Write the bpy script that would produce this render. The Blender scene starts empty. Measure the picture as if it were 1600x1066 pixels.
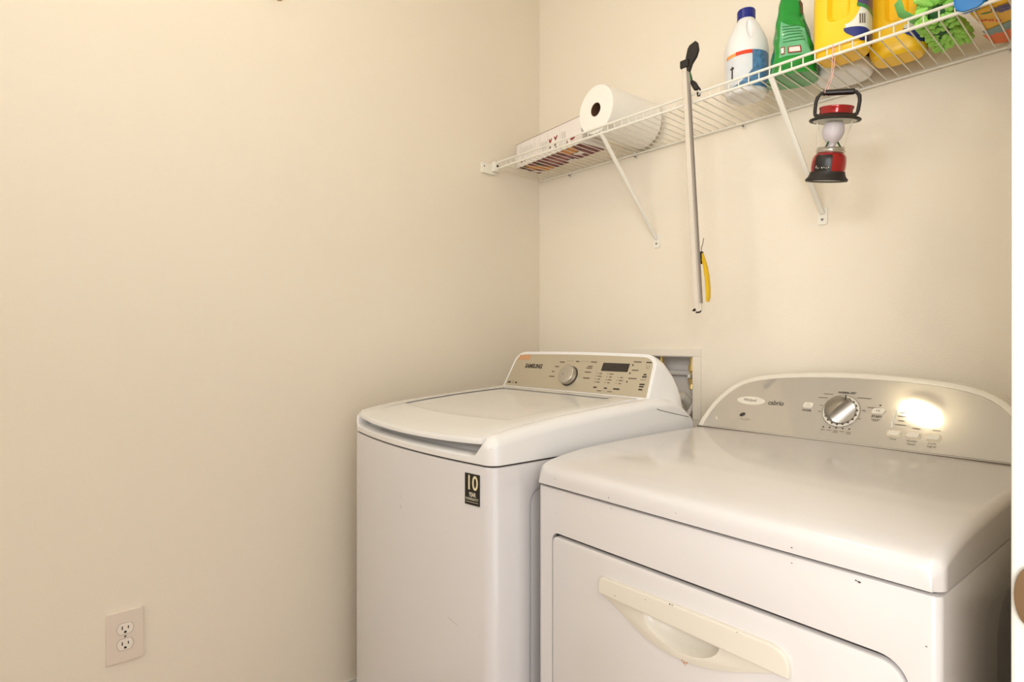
import bpy, bmesh, math, random
from mathutils import Vector, Matrix
random.seed(7)
PI = math.pi
SC = bpy.context.scene
COL = SC.collection

def lin(c):
    c /= 255.0
    return c/12.92 if c <= 0.04045 else ((c+0.055)/1.055)**2.4
def rgb(r, g, b): return (lin(r), lin(g), lin(b), 1.0)

# ---------------------------------------------------------------- camera
cd = bpy.data.cameras.new('camera'); cam = bpy.data.objects.new('camera', cd); COL.objects.link(cam)
cam.location = (1.748, -1.721, 1.15)
cam.rotation_euler = (PI/2, 0, math.radians(48.13))
cd.sensor_width = 36.0; cd.lens = 920.0/1600*36.0
cd.shift_y = 1.0/1600; cd.clip_start = 0.02
SC.camera = cam

# ---------------------------------------------------------------- light and exposure
w = bpy.data.worlds.new('world'); SC.world = w; w.use_nodes = True
w.node_tree.nodes['Background'].inputs[0].default_value = (0.97, 0.98, 1.0, 1)
w.node_tree.nodes['Background'].inputs[1].default_value = 1.75
SC.view_settings.view_transform = 'Standard'; SC.view_settings.look = 'None'
SC.view_settings.gamma = 1.0; SC.view_settings.use_curve_mapping = False
SC.view_settings.exposure = 0.07

YF0 = -3.95
def area(name, loc, aim, sx, sy, power, color):
    l = bpy.data.lights.new(name, 'AREA'); l.shape = 'RECTANGLE'; l.size = sx; l.size_y = sy
    l.energy = power; l.color = color
    o = bpy.data.objects.new(name, l); COL.objects.link(o); o.location = loc
    o.rotation_euler = (Vector(aim)-Vector(loc)).to_track_quat('-Z', 'Y').to_euler()
    return o
# daylight coming down the hall behind the photographer
area('hall_daylight', (2.45, -3.1, 1.45), (1.55, -0.6, 0.95), 0.9, 1.5, 52.0, (0.97, 0.98, 1.0))
area('front_wall_fill', (1.08, YF0, 1.95), (1.1, 0.0, 1.35), 1.1, 1.2, 22.0, (0.97, 0.98, 1.0))  # added soft fill on the front wall, no window known there
# the photographer's flash bounced off the white ceiling
area('bounced_flash', (1.45, -1.80, 1.75), (1.05, -1.15, 2.74), 0.25, 0.25, 6.5, (0.9, 0.96, 1.0))
area('hall_ceiling_fill', (2.35, -1.75, 2.68), (1.2, -0.9, 1.3), 0.5, 0.5, 9.0, (1.0, 0.97, 0.94))  # added fill from above the hall, no lamp known there

# ---------------------------------------------------------------- materials
def mat(name, col, rough=0.5, metal=0.0, bump=0.0, scale=200.0, coat=0.0, spec=0.5, trans=0.0, emit=None, strength=0.0,
        vary=0.0, vscale=4.0, ior=1.45, aniso=None, detail=3.0, sss=0.0):
    m = bpy.data.materials.new(name); m.use_nodes = True
    nt = m.node_tree; b = nt.nodes['Principled BSDF']
    b.inputs['Base Color'].default_value = col
    b.inputs['Roughness'].default_value = rough
    b.inputs['Metallic'].default_value = metal
    b.inputs['Coat Weight'].default_value = coat
    b.inputs['Coat Roughness'].default_value = 0.08
    b.inputs['Specular IOR Level'].default_value = spec
    b.inputs['Transmission Weight'].default_value = trans
    b.inputs['IOR'].default_value = ior
    if sss:
        b.inputs['Subsurface Weight'].default_value = sss
        b.inputs['Subsurface Radius'].default_value = (0.02, 0.012, 0.008); b.inputs['Subsurface Scale'].default_value = 0.5
    if emit:
        b.inputs['Emission Color'].default_value = emit; b.inputs['Emission Strength'].default_value = strength
    tc = nt.nodes.new('ShaderNodeTexCoord')
    if bump:
        n = nt.nodes.new('ShaderNodeTexNoise'); n.inputs['Scale'].default_value = scale; n.inputs['Detail'].default_value = detail
        bm_ = nt.nodes.new('ShaderNodeBump'); bm_.inputs['Strength'].default_value = bump; bm_.inputs['Distance'].default_value = 0.002
        src = tc.outputs['Object']
        if aniso:
            mp = nt.nodes.new('ShaderNodeMapping'); mp.inputs['Scale'].default_value = aniso
            nt.links.new(src, mp.inputs['Vector']); src = mp.outputs['Vector']
        nt.links.new(src, n.inputs['Vector']); nt.links.new(n.outputs['Fac'], bm_.inputs['Height'])
        nt.links.new(bm_.outputs['Normal'], b.inputs['Normal'])
    if vary:
        n2 = nt.nodes.new('ShaderNodeTexNoise'); n2.inputs['Scale'].default_value = vscale; n2.inputs['Detail'].default_value = 4
        nt.links.new(tc.outputs['Object'], n2.inputs['Vector'])
        mx = nt.nodes.new('ShaderNodeMix'); mx.data_type = 'RGBA'
        mx.inputs[6].default_value = col
        mx.inputs[7].default_value = (col[0]*(1-vary), col[1]*(1-vary*1.1), col[2]*(1-vary*1.3), 1)
        nt.links.new(n2.outputs['Fac'], mx.inputs[0]); nt.links.new(mx.outputs[2], b.inputs['Base Color'])
    return m

M = {}
M['wall'] = mat('cream_wall_paint', rgb(241, 231, 214), 0.62, bump=0.35, scale=230, spec=0.25, vary=0.02, vscale=3)
M['ceiling'] = mat('white_ceiling_paint', rgb(240, 236, 228), 0.8, bump=0.4, scale=150)
M['trim'] = mat('white_trim_paint', rgb(222, 220, 213), 0.3, coat=0.2)
M['floor'] = mat('tan_tile', rgb(176, 150, 118), 0.4, vary=0.2, vscale=9)
M['w_enamel'] = mat('white_washer_enamel', rgb(220, 217, 218), 0.16, coat=0.5, vary=0.01, vscale=2)
M['w_plastic'] = mat('white_washer_plastic', rgb(240, 239, 238), 0.18, coat=0.4)
M['d_enamel'] = mat('white_dryer_enamel', rgb(219, 215, 213), 0.22, coat=0.5, vary=0.03, vscale=5)
M['d_cream'] = mat('cream_dryer_plastic', rgb(222, 215, 201), 0.3, coat=0.1)
M['gap'] = mat('dark_seam_and_shade', rgb(60, 52, 46), 0.7)  # dark tone put into shaded gaps, seam lines and the dial base
M['w_panel'] = mat('champagne_panel_film', rgb(196, 186, 164), 0.34, metal=0.35, spec=0.5)
M['d_panel'] = mat('silver_panel_film', rgb(186, 180, 170), 0.055, metal=0.35)
M['chrome'] = mat('satin_chrome', rgb(205, 200, 192), 0.18, metal=1.0)
M['knob'] = mat('dull_silver_knob', rgb(158, 153, 145), 0.3, metal=0.9)
M['brushed'] = mat('brushed_silver_plastic', rgb(196, 192, 184), 0.25, metal=0.85)
M['black'] = mat('black_plastic', rgb(24, 20, 18), 0.35)
M['soft_black'] = mat('soft_black_rubber', rgb(36, 31, 28), 0.55)
M['display'] = mat('dark_display_glass', rgb(32, 22, 20), 0.08, coat=0.6)
M['ink'] = mat('dark_print', rgb(58, 50, 44), 0.6)
M['ink_grey'] = mat('grey_print', rgb(112, 100, 86), 0.6)
M['ink_white'] = mat('white_print', rgb(235, 228, 205), 0.6)
M['ink_gold'] = mat('pale_gold_print', rgb(226, 214, 178), 0.5)
M['orange_tape'] = mat('faded_orange_sticker', rgb(222, 170, 128), 0.5, vary=0.25, vscale=120)
M['wire'] = mat('white_vinyl_wire', rgb(240, 236, 224), 0.35)
M['clear_plastic'] = mat('translucent_white_clip', rgb(232, 226, 214), 0.3)
M['screw'] = mat('grey_screw', rgb(120, 116, 110), 0.4, metal=0.9)
M['paper'] = mat('paper_towel', rgb(250, 246, 238), 0.95, bump=0.5, scale=130, spec=0.1)
M['core'] = mat('brown_cardboard_core', rgb(98, 66, 44), 0.9)
M['box_white'] = mat('white_carton', rgb(240, 232, 226), 0.55)
M['box_red'] = mat('dark_red_carton', rgb(122, 34, 36), 0.45, vary=0.25, vscale=30)
M['box_orange'] = mat('orange_carton_print', rgb(226, 150, 52), 0.5, vary=0.3, vscale=60)
M['box_pink'] = mat('mauve_carton_print', rgb(168, 96, 96), 0.5, vary=0.3, vscale=60)
M['leaf_red'] = mat('red_leaf_print', rgb(150, 42, 36), 0.6)
M['leaf_dark'] = mat('dark_green_print', rgb(60, 52, 34), 0.6)
M['hdpe'] = mat('white_bottle_plastic', rgb(242, 240, 238), 0.35, sss=0.1)
M['blue_cap'] = mat('navy_blue_plastic', rgb(24, 36, 130), 0.35)
M['lab_blue'] = mat('blue_label', rgb(112, 172, 232), 0.35, vary=0.85, vscale=90)
M['lab_grey'] = mat('pale_grey_label', rgb(224, 228, 232), 0.35, vary=0.1, vscale=40)
M['lab_red'] = mat('red_label', rgb(226, 62, 24), 0.35)
M['lab_orange'] = mat('orange_label', rgb(250, 170, 90), 0.35)
M['bag_green'] = mat('green_pouch_film', rgb(24, 166, 58), 0.26, coat=0.5, vary=0.45, vscale=16, bump=1.0, scale=20)
M['bag_mint'] = mat('mint_pouch_panel', rgb(116, 200, 150), 0.3, coat=0.4, vary=0.3, vscale=24, bump=0.4, scale=30)
M['bag_dark'] = mat('deep_green_pouch_film', rgb(22, 118, 44), 0.28, coat=0.4, vary=0.3, vscale=18, bump=0.5, scale=30)
M['yellow'] = mat('yellow_jug_plastic', rgb(255, 204, 36), 0.33, sss=0.05)
M['navy'] = mat('navy_label', rgb(38, 50, 120), 0.4)
M['purple'] = mat('purple_label', rgb(86, 76, 120), 0.4, vary=0.2, vscale=60)
M['lab_cream'] = mat('white_label', rgb(232, 234, 222), 0.4, vary=0.08, vscale=60)
M['lab_green'] = mat('green_label', rgb(60, 140, 70), 0.4)
M['lime'] = mat('lime_green_chenille', rgb(178, 244, 122), 0.8, bump=0.8, scale=420, sss=0.1)
M['limeloop'] = mat('light_green_strap', rgb(120, 196, 110), 0.6)
M['dkgreen'] = mat('dark_green_fabric', rgb(40, 92, 52), 0.7)
M['pack_yellow'] = mat('yellow_pack_film', rgb(247, 190, 36), 0.35, vary=0.15, vscale=18)
M['pack_orange'] = mat('orange_pack_film', rgb(240, 112, 40), 0.35, vary=0.15, vscale=30)
M['pack_teal'] = mat('grey_teal_pack_print', rgb(128, 160, 162), 0.4, vary=0.2, vscale=60)
M['berry'] = mat('purple_berry_print', rgb(96, 84, 140), 0.4, vary=0.4, vscale=200)
M['bluepeg'] = mat('bright_blue_plastic', rgb(28, 128, 206), 0.35)
M['pole'] = mat('white_enamelled_aluminium', rgb(226, 218, 206), 0.25, metal=0.3, coat=0.3)
M['yellowh'] = mat('mustard_yellow_plastic', rgb(226, 184, 36), 0.35)
M['red_gloss'] = mat('metallic_red', rgb(160, 12, 18), 0.2, metal=0.35, coat=0.8)
M['glass'] = mat('clear_chimney', (1, 1, 1, 1), 0.02, trans=1.0, ior=1.3, spec=0.5)
M['frost'] = mat('frosted_bulb', rgb(238, 230, 234), 0.5, sss=0.2)
M['pink'] = mat('pink_string', rgb(250, 190, 180), 0.8)
M['plate'] = mat('almond_wall_plate', rgb(232, 218, 204), 0.35)
M['recept'] = mat('receptacle_plastic', rgb(242, 232, 220), 0.3)
M['vinyl'] = mat('grey_white_box_plastic', rgb(238, 229, 214), 0.4)
M['vin_in'] = mat('grey_recess_plastic', rgb(206, 200, 194), 0.5)
M['brass'] = mat('brass', rgb(226, 198, 128), 0.3, metal=0.8)
M['bronze'] = mat('antique_nickel', rgb(146, 120, 90), 0.38, metal=0.85)
M['hook'] = mat('dull_brass_hook', rgb(170, 140, 100), 0.35, metal=0.7)
M['scuff'] = mat('grey_scuff_and_gap', rgb(150, 140, 130), 0.7)
M['rust'] = mat('rust_chip', rgb(190, 130, 84), 0.8)
M['chip'] = mat('dark_chip', rgb(70, 60, 52), 0.7)
M['bulb'] = mat('lit_bulb_glass', (1, 1, 1, 1), 0.4, emit=(1.0, 0.86, 0.60, 1), strength=47.0)

# ---------------------------------------------------------------- mesh helpers
def finish(me, smooth, ang=35):
    if smooth:
        for p in me.polygons: p.use_smooth = True
        me.set_sharp_from_angle(angle=math.radians(ang))
def link(name, me, m, parent=None, loc=None, rot=None):
    o = bpy.data.objects.new(name, me)
    if m is not None:
        for mm in (m if isinstance(m, (list, tuple)) else [m]): me.materials.append(M[mm])
    COL.objects.link(o)
    if parent: o.parent = parent
    if loc: o.location = loc
    if rot: o.rotation_euler = rot
    return o
def obj(name, bm, m, parent=None, smooth=True, ang=35, loc=None, rot=None, kind=None, label=None):
    bmesh.ops.recalc_face_normals(bm, faces=bm.faces[:])
    me = bpy.data.meshes.new(name); bm.to_mesh(me); bm.free(); finish(me, smooth, ang)
    o = link(name, me, m, parent, loc, rot)
    if kind: o['kind'] = kind
    if label: o['label'] = label
    if smooth:
        wn = o.modifiers.new('weighted_normals', 'WEIGHTED_NORMAL'); wn.keep_sharp = True
    return o
def thing(name, label, cat, loc=(0, 0, 0), rot=(0, 0, 0), group=None):
    o = bpy.data.objects.new(name, None); COL.objects.link(o); o.empty_display_size = 0.05
    o.location = loc; o.rotation_euler = rot; o['label'] = label; o['category'] = cat
    if group: o['group'] = group
    return o
def tag(o, label, cat, group=None):
    o['label'] = label; o['category'] = cat
    if group: o['group'] = group
    return o
def box(bm, x0, y0, z0, x1, y1, z1, bev=0.0, mi=0, seg=2):
    r = bmesh.ops.create_cube(bm, size=1.0)
    vs = r['verts']
    for v in vs: v.co = Vector((x0+(v.co.x+.5)*(x1-x0), y0+(v.co.y+.5)*(y1-y0), z0+(v.co.z+.5)*(z1-z0)))
    fs = set(f for v in vs for f in v.link_faces)
    for f in fs: f.material_index = mi
    if bev:
        es = list(set(e for v in vs for e in v.link_edges))
        bmesh.ops.bevel(bm, geom=es, offset=bev, segments=seg, profile=0.5, affect='EDGES', material=-1)
    return bm
def nb(): return bmesh.new()
def bx(*a, **k): return box(nb(), *a, **k)
def loft(bm, rings, cap0=True, cap1=True, mi=0, closed=True):
    vr = [[bm.verts.new(p) for p in r] for r in rings]
    n = len(rings[0])
    for a, b in zip(vr, vr[1:]):
        for i in range(n if closed else n-1):
            j = (i+1) % n
            try: bm.faces.new((a[i], a[j], b[j], b[i])).material_index = mi
            except ValueError: pass
    if cap0: bm.faces.new(vr[0][::-1]).material_index = mi
    if cap1: bm.faces.new(vr[-1]).material_index = mi
    return vr
def rrect(x0, y0, x1, y1, r, n=6):
    pts = []
    rr = r if isinstance(r, (list, tuple)) else (r, r, r, r)   # br, tr, tl, bl
    for k, (cx, cy, sx, sy) in enumerate(((x1, y0, -1, 1), (x1, y1, -1, -1), (x0, y1, 1, -1), (x0, y0, 1, 1))):
        q = rr[k]; cx += sx*q; cy += sy*q
        a0 = (-90, 0, 90, 180)[k]
        for i in range(n+1):
            a = math.radians(a0+90*i/n); pts.append((cx+q*math.cos(a), cy+q*math.sin(a)))
    return pts
def lathe(bm, prof, n=40, mi=0, cap0=False, cap1=False, axis='z', cx=0, cy=0, sx=1, sy=1):
    rings = []
    for r, z in prof:
        ring = []
        for i in range(n):
            a = 2*PI*i/n; c, s = r*math.cos(a)*sx, r*math.sin(a)*sy
            ring.append((cx+c, cy+s, z) if axis == 'z' else (cx+c, z, cy+s))
        rings.append(ring)
    loft(bm, rings, cap0, cap1, mi)
    return bm
def tube(bm, pts, r, n=8, mi=0, caps=True, closed=False):
    pts = [Vector(p) for p in pts]
    rings = []; L = len(pts)
    up = Vector((0, 0, 1)); prev = None
    for i, p in enumerate(pts):
        if closed: t = (pts[(i+1) % L]-pts[i-1]).normalized()
        else: t = (pts[min(i+1, L-1)]-pts[max(i-1, 0)]).normalized()
        if prev is None:
            a = up if abs(t.dot(up)) < 0.9 else Vector((1, 0, 0))
            u = t.cross(a).normalized()
        else:
            u = (prev-t*prev.dot(t)).normalized()
        prev = u; v = t.cross(u)
        rad = r[i] if isinstance(r, (list, tuple)) else r
        rings.append([p+(u*math.cos(2*PI*k/n)+v*math.sin(2*PI*k/n))*rad for k in range(n)])
    if closed: rings.append(rings[0])
    loft(bm, rings, caps and not closed, caps and not closed, mi)
    if closed: bmesh.ops.remove_doubles(bm, verts=bm.verts[:], dist=1e-6)
    return bm
def arc(cx, cz, r, a0, a1, n=8):
    return [(cx+r*math.cos(math.radians(a0+(a1-a0)*i/n)), cz+r*math.sin(math.radians(a0+(a1-a0)*i/n))) for i in range(n+1)]
def prism(bm, poly, f0, f1, mi=0):
    """poly of 2-D points, f0/f1 map a 2-D point to 3-D for the two ends"""
    loft(bm, [[f0(*p) for p in poly], [f1(*p) for p in poly]], True, True, mi); return bm
def boolean(o, cutter_bm, op='DIFFERENCE', keepmat=False):
    bmesh.ops.recalc_face_normals(cutter_bm, faces=cutter_bm.faces[:])
    me = bpy.data.meshes.new('cutter'); cutter_bm.to_mesh(me); cutter_bm.free()
    c = bpy.data.objects.new('cutter', me); COL.objects.link(c); c.parent = o.parent
    for q_ in list(o.modifiers): o.modifiers.remove(q_)
    md = o.modifiers.new('cut', 'BOOLEAN'); md.object = c; md.operation = op; md.solver = 'EXACT'
    bpy.context.view_layer.update()
    dg = bpy.context.evaluated_depsgraph_get()
    nm = bpy.data.meshes.new_from_object(o.evaluated_get(dg))
    o.modifiers.remove(md); old = o.data; nm.name = old.name; o.data = nm
    finish(nm, True, 30)
    bpy.data.objects.remove(c); bpy.data.meshes.remove(me)
class Plane:
    """flat face of a thing: origin, right vector, up vector (all in the thing's own axes)"""
    def __init__(s, o, U, S):
        s.o = Vector(o); s.U = Vector(U).normalized(); s.S = Vector(S).normalized(); s.N = s.U.cross(s.S)
    def p(s, a, b, c=0.0): return s.o+s.U*a+s.S*b+s.N*c
    def mat(s, a, b, c): 
        m = Matrix((s.U, s.S, s.N)).transposed().to_4x4(); m.translation = s.p(a, b, c); return m
def text_bm(bm, pl, body, a, b, size, c=0.0006, width=None, align='CENTER', mi=0, bold=0.0, squash=1.0):
    cu = bpy.data.curves.new('t', 'FONT'); cu.body = body; cu.size = size; cu.align_x = align; cu.align_y = 'CENTER'
    cu.offset = bold; cu.resolution_u = 3
    o = bpy.data.objects.new('t', cu); COL.objects.link(o)
    bpy.context.view_layer.update()
    me = bpy.data.meshes.new_from_object(o.evaluated_get(bpy.context.evaluated_depsgraph_get()))
    bpy.data.objects.remove(o); bpy.data.curves.remove(cu)
    xs = [v.co.x for v in me.vertices]
    k = (width/(max(xs)-min(xs))) if (width and xs) else squash
    n0 = len(bm.verts)
    vs = [bm.verts.new(pl.p(a+v.co.x*k, b+v.co.y, c)) for v in me.vertices]
    for p in me.polygons:
        try: bm.faces.new([vs[i] for i in p.vertices]).material_index = mi
        except ValueError: pass
    bpy.data.meshes.remove(me)
    return bm
def bar(bm, pl, a, b, wd, ht, c=0.0006, mi=0):
    vs = [bm.verts.new(pl.p(a+x*wd/2, b+y*ht/2, c)) for x, y in ((-1, -1), (1, -1), (1, 1), (-1, 1))]
    bm.faces.new(vs).material_index = mi; return bm
def disc(bm, pl, a, b, ra, rb=None, c=0.0006, n=20, mi=0, rot=0.0):
    rb = rb or ra
    vs = []
    for i in range(n):
        t = 2*PI*i/n; x, y = ra*math.cos(t), rb*math.sin(t)
        vs.append(bm.verts.new(pl.p(a+x*math.cos(rot)-y*math.sin(rot), b+x*math.sin(rot)+y*math.cos(rot), c)))
    bm.faces.new(vs).material_index = mi; return bm
def ringline(bm, pl, a, b, r, wdt, c=0.0006, n=20, mi=0, a0=0, a1=360):
    for i in range(n):
        t0 = math.radians(a0+(a1-a0)*i/n); t1 = math.radians(a0+(a1-a0)*(i+1)/n)
        q = [bm.verts.new(pl.p(a+rr*math.cos(t), b+rr*math.sin(t), c)) for rr, t in ((r, t0), (r+wdt, t0), (r+wdt, t1), (r, t1))]
        bm.faces.new(q).material_index = mi
    return bm
def slab(bm, pl, poly, c0, c1, bev=0.0, mi=0):
    """solid plate with outline poly on plane pl from height c0 to c1, with a small chamfer"""
    cx = sum(p[0] for p in poly)/len(poly); cy = sum(p[1] for p in poly)/len(poly)
    def ins(d):
        out = []; n = len(poly)
        for i in range(n):
            p0, p1, p2 = (Vector(poly[i-1]), Vector(poly[i]), Vector(poly[(i+1) % n]))
            e1 = (p1-p0); e2 = (p2-p1)
            t = (e1.normalized()+e2.normalized()) if e1.length > 1e-9 and e2.length > 1e-9 else (p2-p0)
            if t.length < 1e-9: t = p2-p0
            t.normalize(); nrm = Vector((-t.y, t.x)); out.append(p1+nrm*d)
        return out
    area_ = sum(poly[i-1][0]*poly[i][1]-poly[i][0]*poly[i-1][1] for i in range(len(poly)))
    sgn = 1 if area_ > 0 else -1
    rings = [[pl.p(x, y, c0) for x, y in poly]]
    if bev:
        rings.append([pl.p(x, y, c1-bev) for x, y in poly])
        rings.append([pl.p(q.x, q.y, c1-bev*0.3) for q in ins(sgn*bev*0.3)])
        rings.append([pl.p(q.x, q.y, c1) for q in ins(sgn*bev)])
    else: rings.append([pl.p(x, y, c1) for x, y in poly])
    loft(bm, rings, True, True, mi); return bm
def sstep(a, b, x):
    t = max(0.0, min(1.0, (x-a)/(b-a))); return t*t*(3-2*t)
def interp(tab, x):
    if x <= tab[0][0]: return tab[0][1]
    for (x0, y0), (x1, y1) in zip(tab, tab[1:]):
        if x <= x1: return y0+(y1-y0)*(x-x0)/(x1-x0)
    return tab[-1][1]

# ---------------------------------------------------------------- the room
H = 2.74; XR = 1.66; YF = -4.0; XH = 3.4
def struct(name, bm, m, **k): return obj(name, bm, m, None, smooth=False, kind='structure', **k)
struct('floor', bx(-0.12, YF-0.12, -0.05, XH, 0.22, 0), 'floor')
struct('ceiling', bx(-0.12, YF-0.12, H, XH, 0.22, H+0.05), 'ceiling')
struct('wall_left', bx(-0.12, YF-0.12, 0, 0, 0.22, H), 'wall')
bm = nb()  # back wall with the opening of the supply box
OX0, OX1, OZ0, OZ1 = 0.505, 0.713, 0.895, 1.102
box(bm, 0, 0, 0, OX0, 0.22, H); box(bm, OX1, 0, 0, XH, 0.22, H)
box(bm, OX0, 0, 0, OX1, 0.22, OZ0); box(bm, OX0, 0, OZ1, OX1, 0.22, H)
box(bm, OX0, 0.12, OZ0, OX1, 0.22, OZ1)
struct('wall_back', bm, 'wall')
bm = nb()  # right wall with the doorway
DY0, DY1, DZ = -1.93, -0.955, 2.05
box(bm, XR, DY1, 0, XR+0.115, 0, H); box(bm, XR, YF, 0, XR+0.115, DY0, H); box(bm, XR, DY0, DZ, XR+0.115, DY1, H)
struct('wall_right', bm, 'wall')
struct('wall_front', bx(0, YF-0.12, 0, XH, YF, H), 'wall')
bm = nb(); box(bm, 0, YF, 0, 0.014, 0, 0.062); box(bm, 0.0, YF, 0.062, 0.009, 0, 0.07)
struct('baseboard_left', bm, 'trim')
bm = nb(); box(bm, 0.014, -0.014, 0, XR, 0, 0.062); box(bm, 0.014, -0.009, 0.062, XR, 0, 0.07)
struct('baseboard_back', bm, 'trim')
bm = nb()  # jamb boards and casings
JF = -0.975
box(bm, XR-0.001, JF, 0, XR+0.117, DY1+0.001, DZ, 0.0015)
box(bm, XR-0.001, DY0-0.001, 0, XR+0.117, DY0+0.02, DZ, 0.0015)
box(bm, XR-0.001, DY0, DZ-0.02, XR+0.117, DY1, DZ+0.001, 0.0015)
box(bm, XR+0.05, JF-0.011, 0, XR+0.09, JF+0.001, DZ-0.02, 0.002)   # stop
for x0, x1 in ((XR-0.016, XR), (XR+0.115, XR+0.131)):
    xi, xo = (x0, x0+0.007) if x0 < XR else (x1-0.007, x1)
    box(bm, x0, JF+0.006, 0, x1, JF+0.022, DZ+0.05, 0.003)
    box(bm, min(x0+0.004, x1), JF+0.020, 0, x1 if x0 < XR else x1-0.004, JF+0.052, DZ+0.05, 0.002)
    box(bm, x0, JF+0.050, 0, x1, JF+0.064, DZ+0.05, 0.004)
    box(bm, x0, DY0-0.048, 0, x1, DY0+0.012, DZ+0.05, 0.003)
    box(bm, x0, DY0-0.048, DZ-0.01, x1, JF+0.064, DZ+0.05, 0.003)
struct('trim_1', bm, 'trim')

# strike plate on the jamb
sp = thing('strike_plate', 'antique nickel strike plate set in the white door jamb', 'strike plate', (XR, JF, 0.905))
bm = nb(); pl = Plane((0, -0.0002, 0), (1, 0, 0), (0, 0, 1))
slab(bm, pl, [(-0.0125+0.0*t, 0) for t in ()] or
     [(0.0+0.0125*math.cos(math.radians(90+10*i)), 0.0290*math.sin(math.radians(90+10*i))) for i in range(19)]+[(0.040, -0.0290), (0.040, 0.0290)], 0, 0.0016, 0.0005)
obj('plate', bm, 'bronze', sp)
bm = nb(); box(bm, 0.012, -0.0022, -0.012, 0.026, -0.0012, 0.012)
obj('latch_hole', bm, 'black', sp)
for z in (-0.019, 0.019):
    bm = nb(); disc(bm, pl, 0.030, z, 0.0035, c=0.0022); obj('screw', bm, 'screw', sp)

# ---------------------------------------------------------------- ceiling light (what lights the room, seen mirrored in the dryer panel)
cl = thing('ceiling_light', 'ceiling light with an oval lit glass shade above the machines', 'ceiling light', (0.728, -1.315, H), (0, 0, math.radians(-30)))
bm = nb(); lathe(bm, [(0.0, -0.03), (0.07, -0.03), (0.085, -0.022), (0.09, 0.0)], 32, cap1=True); obj('canopy', bm, 'chrome', cl)
bm = nb(); lathe(bm, [(0.066, -0.020), (0.086, -0.034), (0.090, -0.050), (0.083, -0.070), (0.060, -0.088), (0.03, -0.097), (0.001, -0.099)], 40, sy=0.52)
obj('lit_glass_shade', bm, 'bulb', cl)
bm = nb(); lathe(bm, [(0.008, -0.099), (0.009, -0.104), (0.004, -0.110), (0.0005, -0.111)], 16); obj('finial', bm, 'chrome', cl)

# ================================================================ WASHER
W = 0.693; D = 0.722; BOW = 0.034
wa = thing('washing_machine', 'white top-loading washer with champagne control panel, left machine by the cream wall', 'washing machine',
           (0.103, -0.885, 0), (0, 0, math.radians(-3.0)))
def w_outline(d, r=0.032, back=D, n=6, nf=28, bow=BOW):
    """outline of the washer inset by d, counter-clockwise from the front left"""
    r = max(r-d, 0.006); x0, x1, y0, y1 = d, W-d, d, back-d
    fb = lambda x: -bow*(1-((x-W/2)/(W/2))**2)
    pts = []
    for i in range(nf+1):
        x = x0+r+(x1-x0-2*r)*i/nf; pts.append((x, y0+fb(x)))
    yb = y0+fb(x1-r)
    for i in range(1, n+1):
        a = math.radians(-90+90*i/n); pts.append((x1-r+r*math.cos(a), yb+r+r*math.sin(a)))
    for i in range(1, 17):
        pts.append((x1, yb+r+(y1-yb-r)*i/16))
    for i in range(1, 9): pts.append((x1+(x0-x1)*i/8, y1))
    for i in range(1, 17): pts.append((x0, y1+(yb+r-y1)*i/16))
    for i in range(1, n):
        a = math.radians(180+90*i/n); pts.append((x0+r+r*math.cos(a), yb+r+r*math.sin(a)))
    return pts
def ringz(pts, z): return [(x, y, z(x, y) if callable(z) else z) for x, y in pts]
bm = nb()
loft(bm, [ringz(w_outline(0.004), 0.018), ringz(w_outline(0.0), 0.022), ringz(w_outline(0.0), 0.876), ringz(w_outline(0.0012), 0.8795), ringz(w_outline(0.004), 0.8805)])
body = obj('cabinet', bm, 'w_enamel', wa, ang=25)
c = nb()
def side_cut(bm, x, sgn, y0, y1, z0, z1, depth, soft, r):
    rs = []
    for k, e, rad in ((0.004, soft*1.12, r+soft), (0.0, soft, r+soft*0.9), (-depth*0.35, soft*0.55, r+soft*0.5), (-depth*0.85, soft*0.12, r+soft*0.1), (-depth, 0.0, r)):
        rs.append([(x+sgn*k, py, pz) for py, pz in rrect(y0-e, z0-e, y1+e, z1+e, rad, 8)])
    loft(bm, rs)
side_cut(c, W, 1, 0.115, 0.62, 0.14, 0.815, 0.010, 0.014, 0.03)
boolean(body, c)
bm = nb(); loft(bm, [ringz(w_outline(0.006), 0.879), ringz(w_outline(0.006), 0.887)]); obj('seam_gap_shade', bm, 'gap', wa)  # dark layer set in the seam, its colour stands in for shade
for x, y in ((0.06, 0.05), (W-0.06, 0.05), (0.06, D-0.06), (W-0.06, D-0.06)):
    bm = nb(); lathe(bm, [(0.022, 0), (0.022, 0.006), (0.01, 0.008), (0.01, 0.03)], 16, cap0=True, cap1=True, cx=x, cy=y); obj('foot', bm, 'black', wa)

TOP = [(-0.06, 0.936), (0.0, 0.944), (0.04, 0.951), (0.1, 0.960), (0.2, 0.970), (0.3, 0.978), (0.4, 0.985), (0.5, 0.991), (0.56, 0.994), (0.62, 0.992), (0.66, 0.982), (0.69, 0.966), (0.722, 0.940)]
def topz(y): return interp(TOP, y)
def front_gate(x, y, d=0.0):
    """1 along the front ledge under the lid, 0 on the corner blocks and the sides"""
    if y > 0.04: return 0.0
    return sstep(0.014, 0.034, x)*(1-sstep(W-0.058, W-0.036, x))
def shell_h(x, y, drop):
    g = front_gate(x, y)
    hi = topz(y)-drop
    lo = 0.905-min(drop, 0.022)*0.35
    return hi*(1-g)+lo*g
bm = nb()
R = 0.026
rings = [ringz(w_outline(0.0012), 0.8845), ringz(w_outline(0.0), 0.8865)]
for k in range(0, 9):
    a = PI/2*k/8; ins_ = R*(1-math.cos(a)); dr = R*(1-math.sin(a))
    rings.append(ringz(w_outline(ins_, back=D), lambda x, y, dr=dr: shell_h(x, y, dr)))
rings.append(ringz(w_outline(0.031), lambda x, y: shell_h(x, y, 0.0)))
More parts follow.
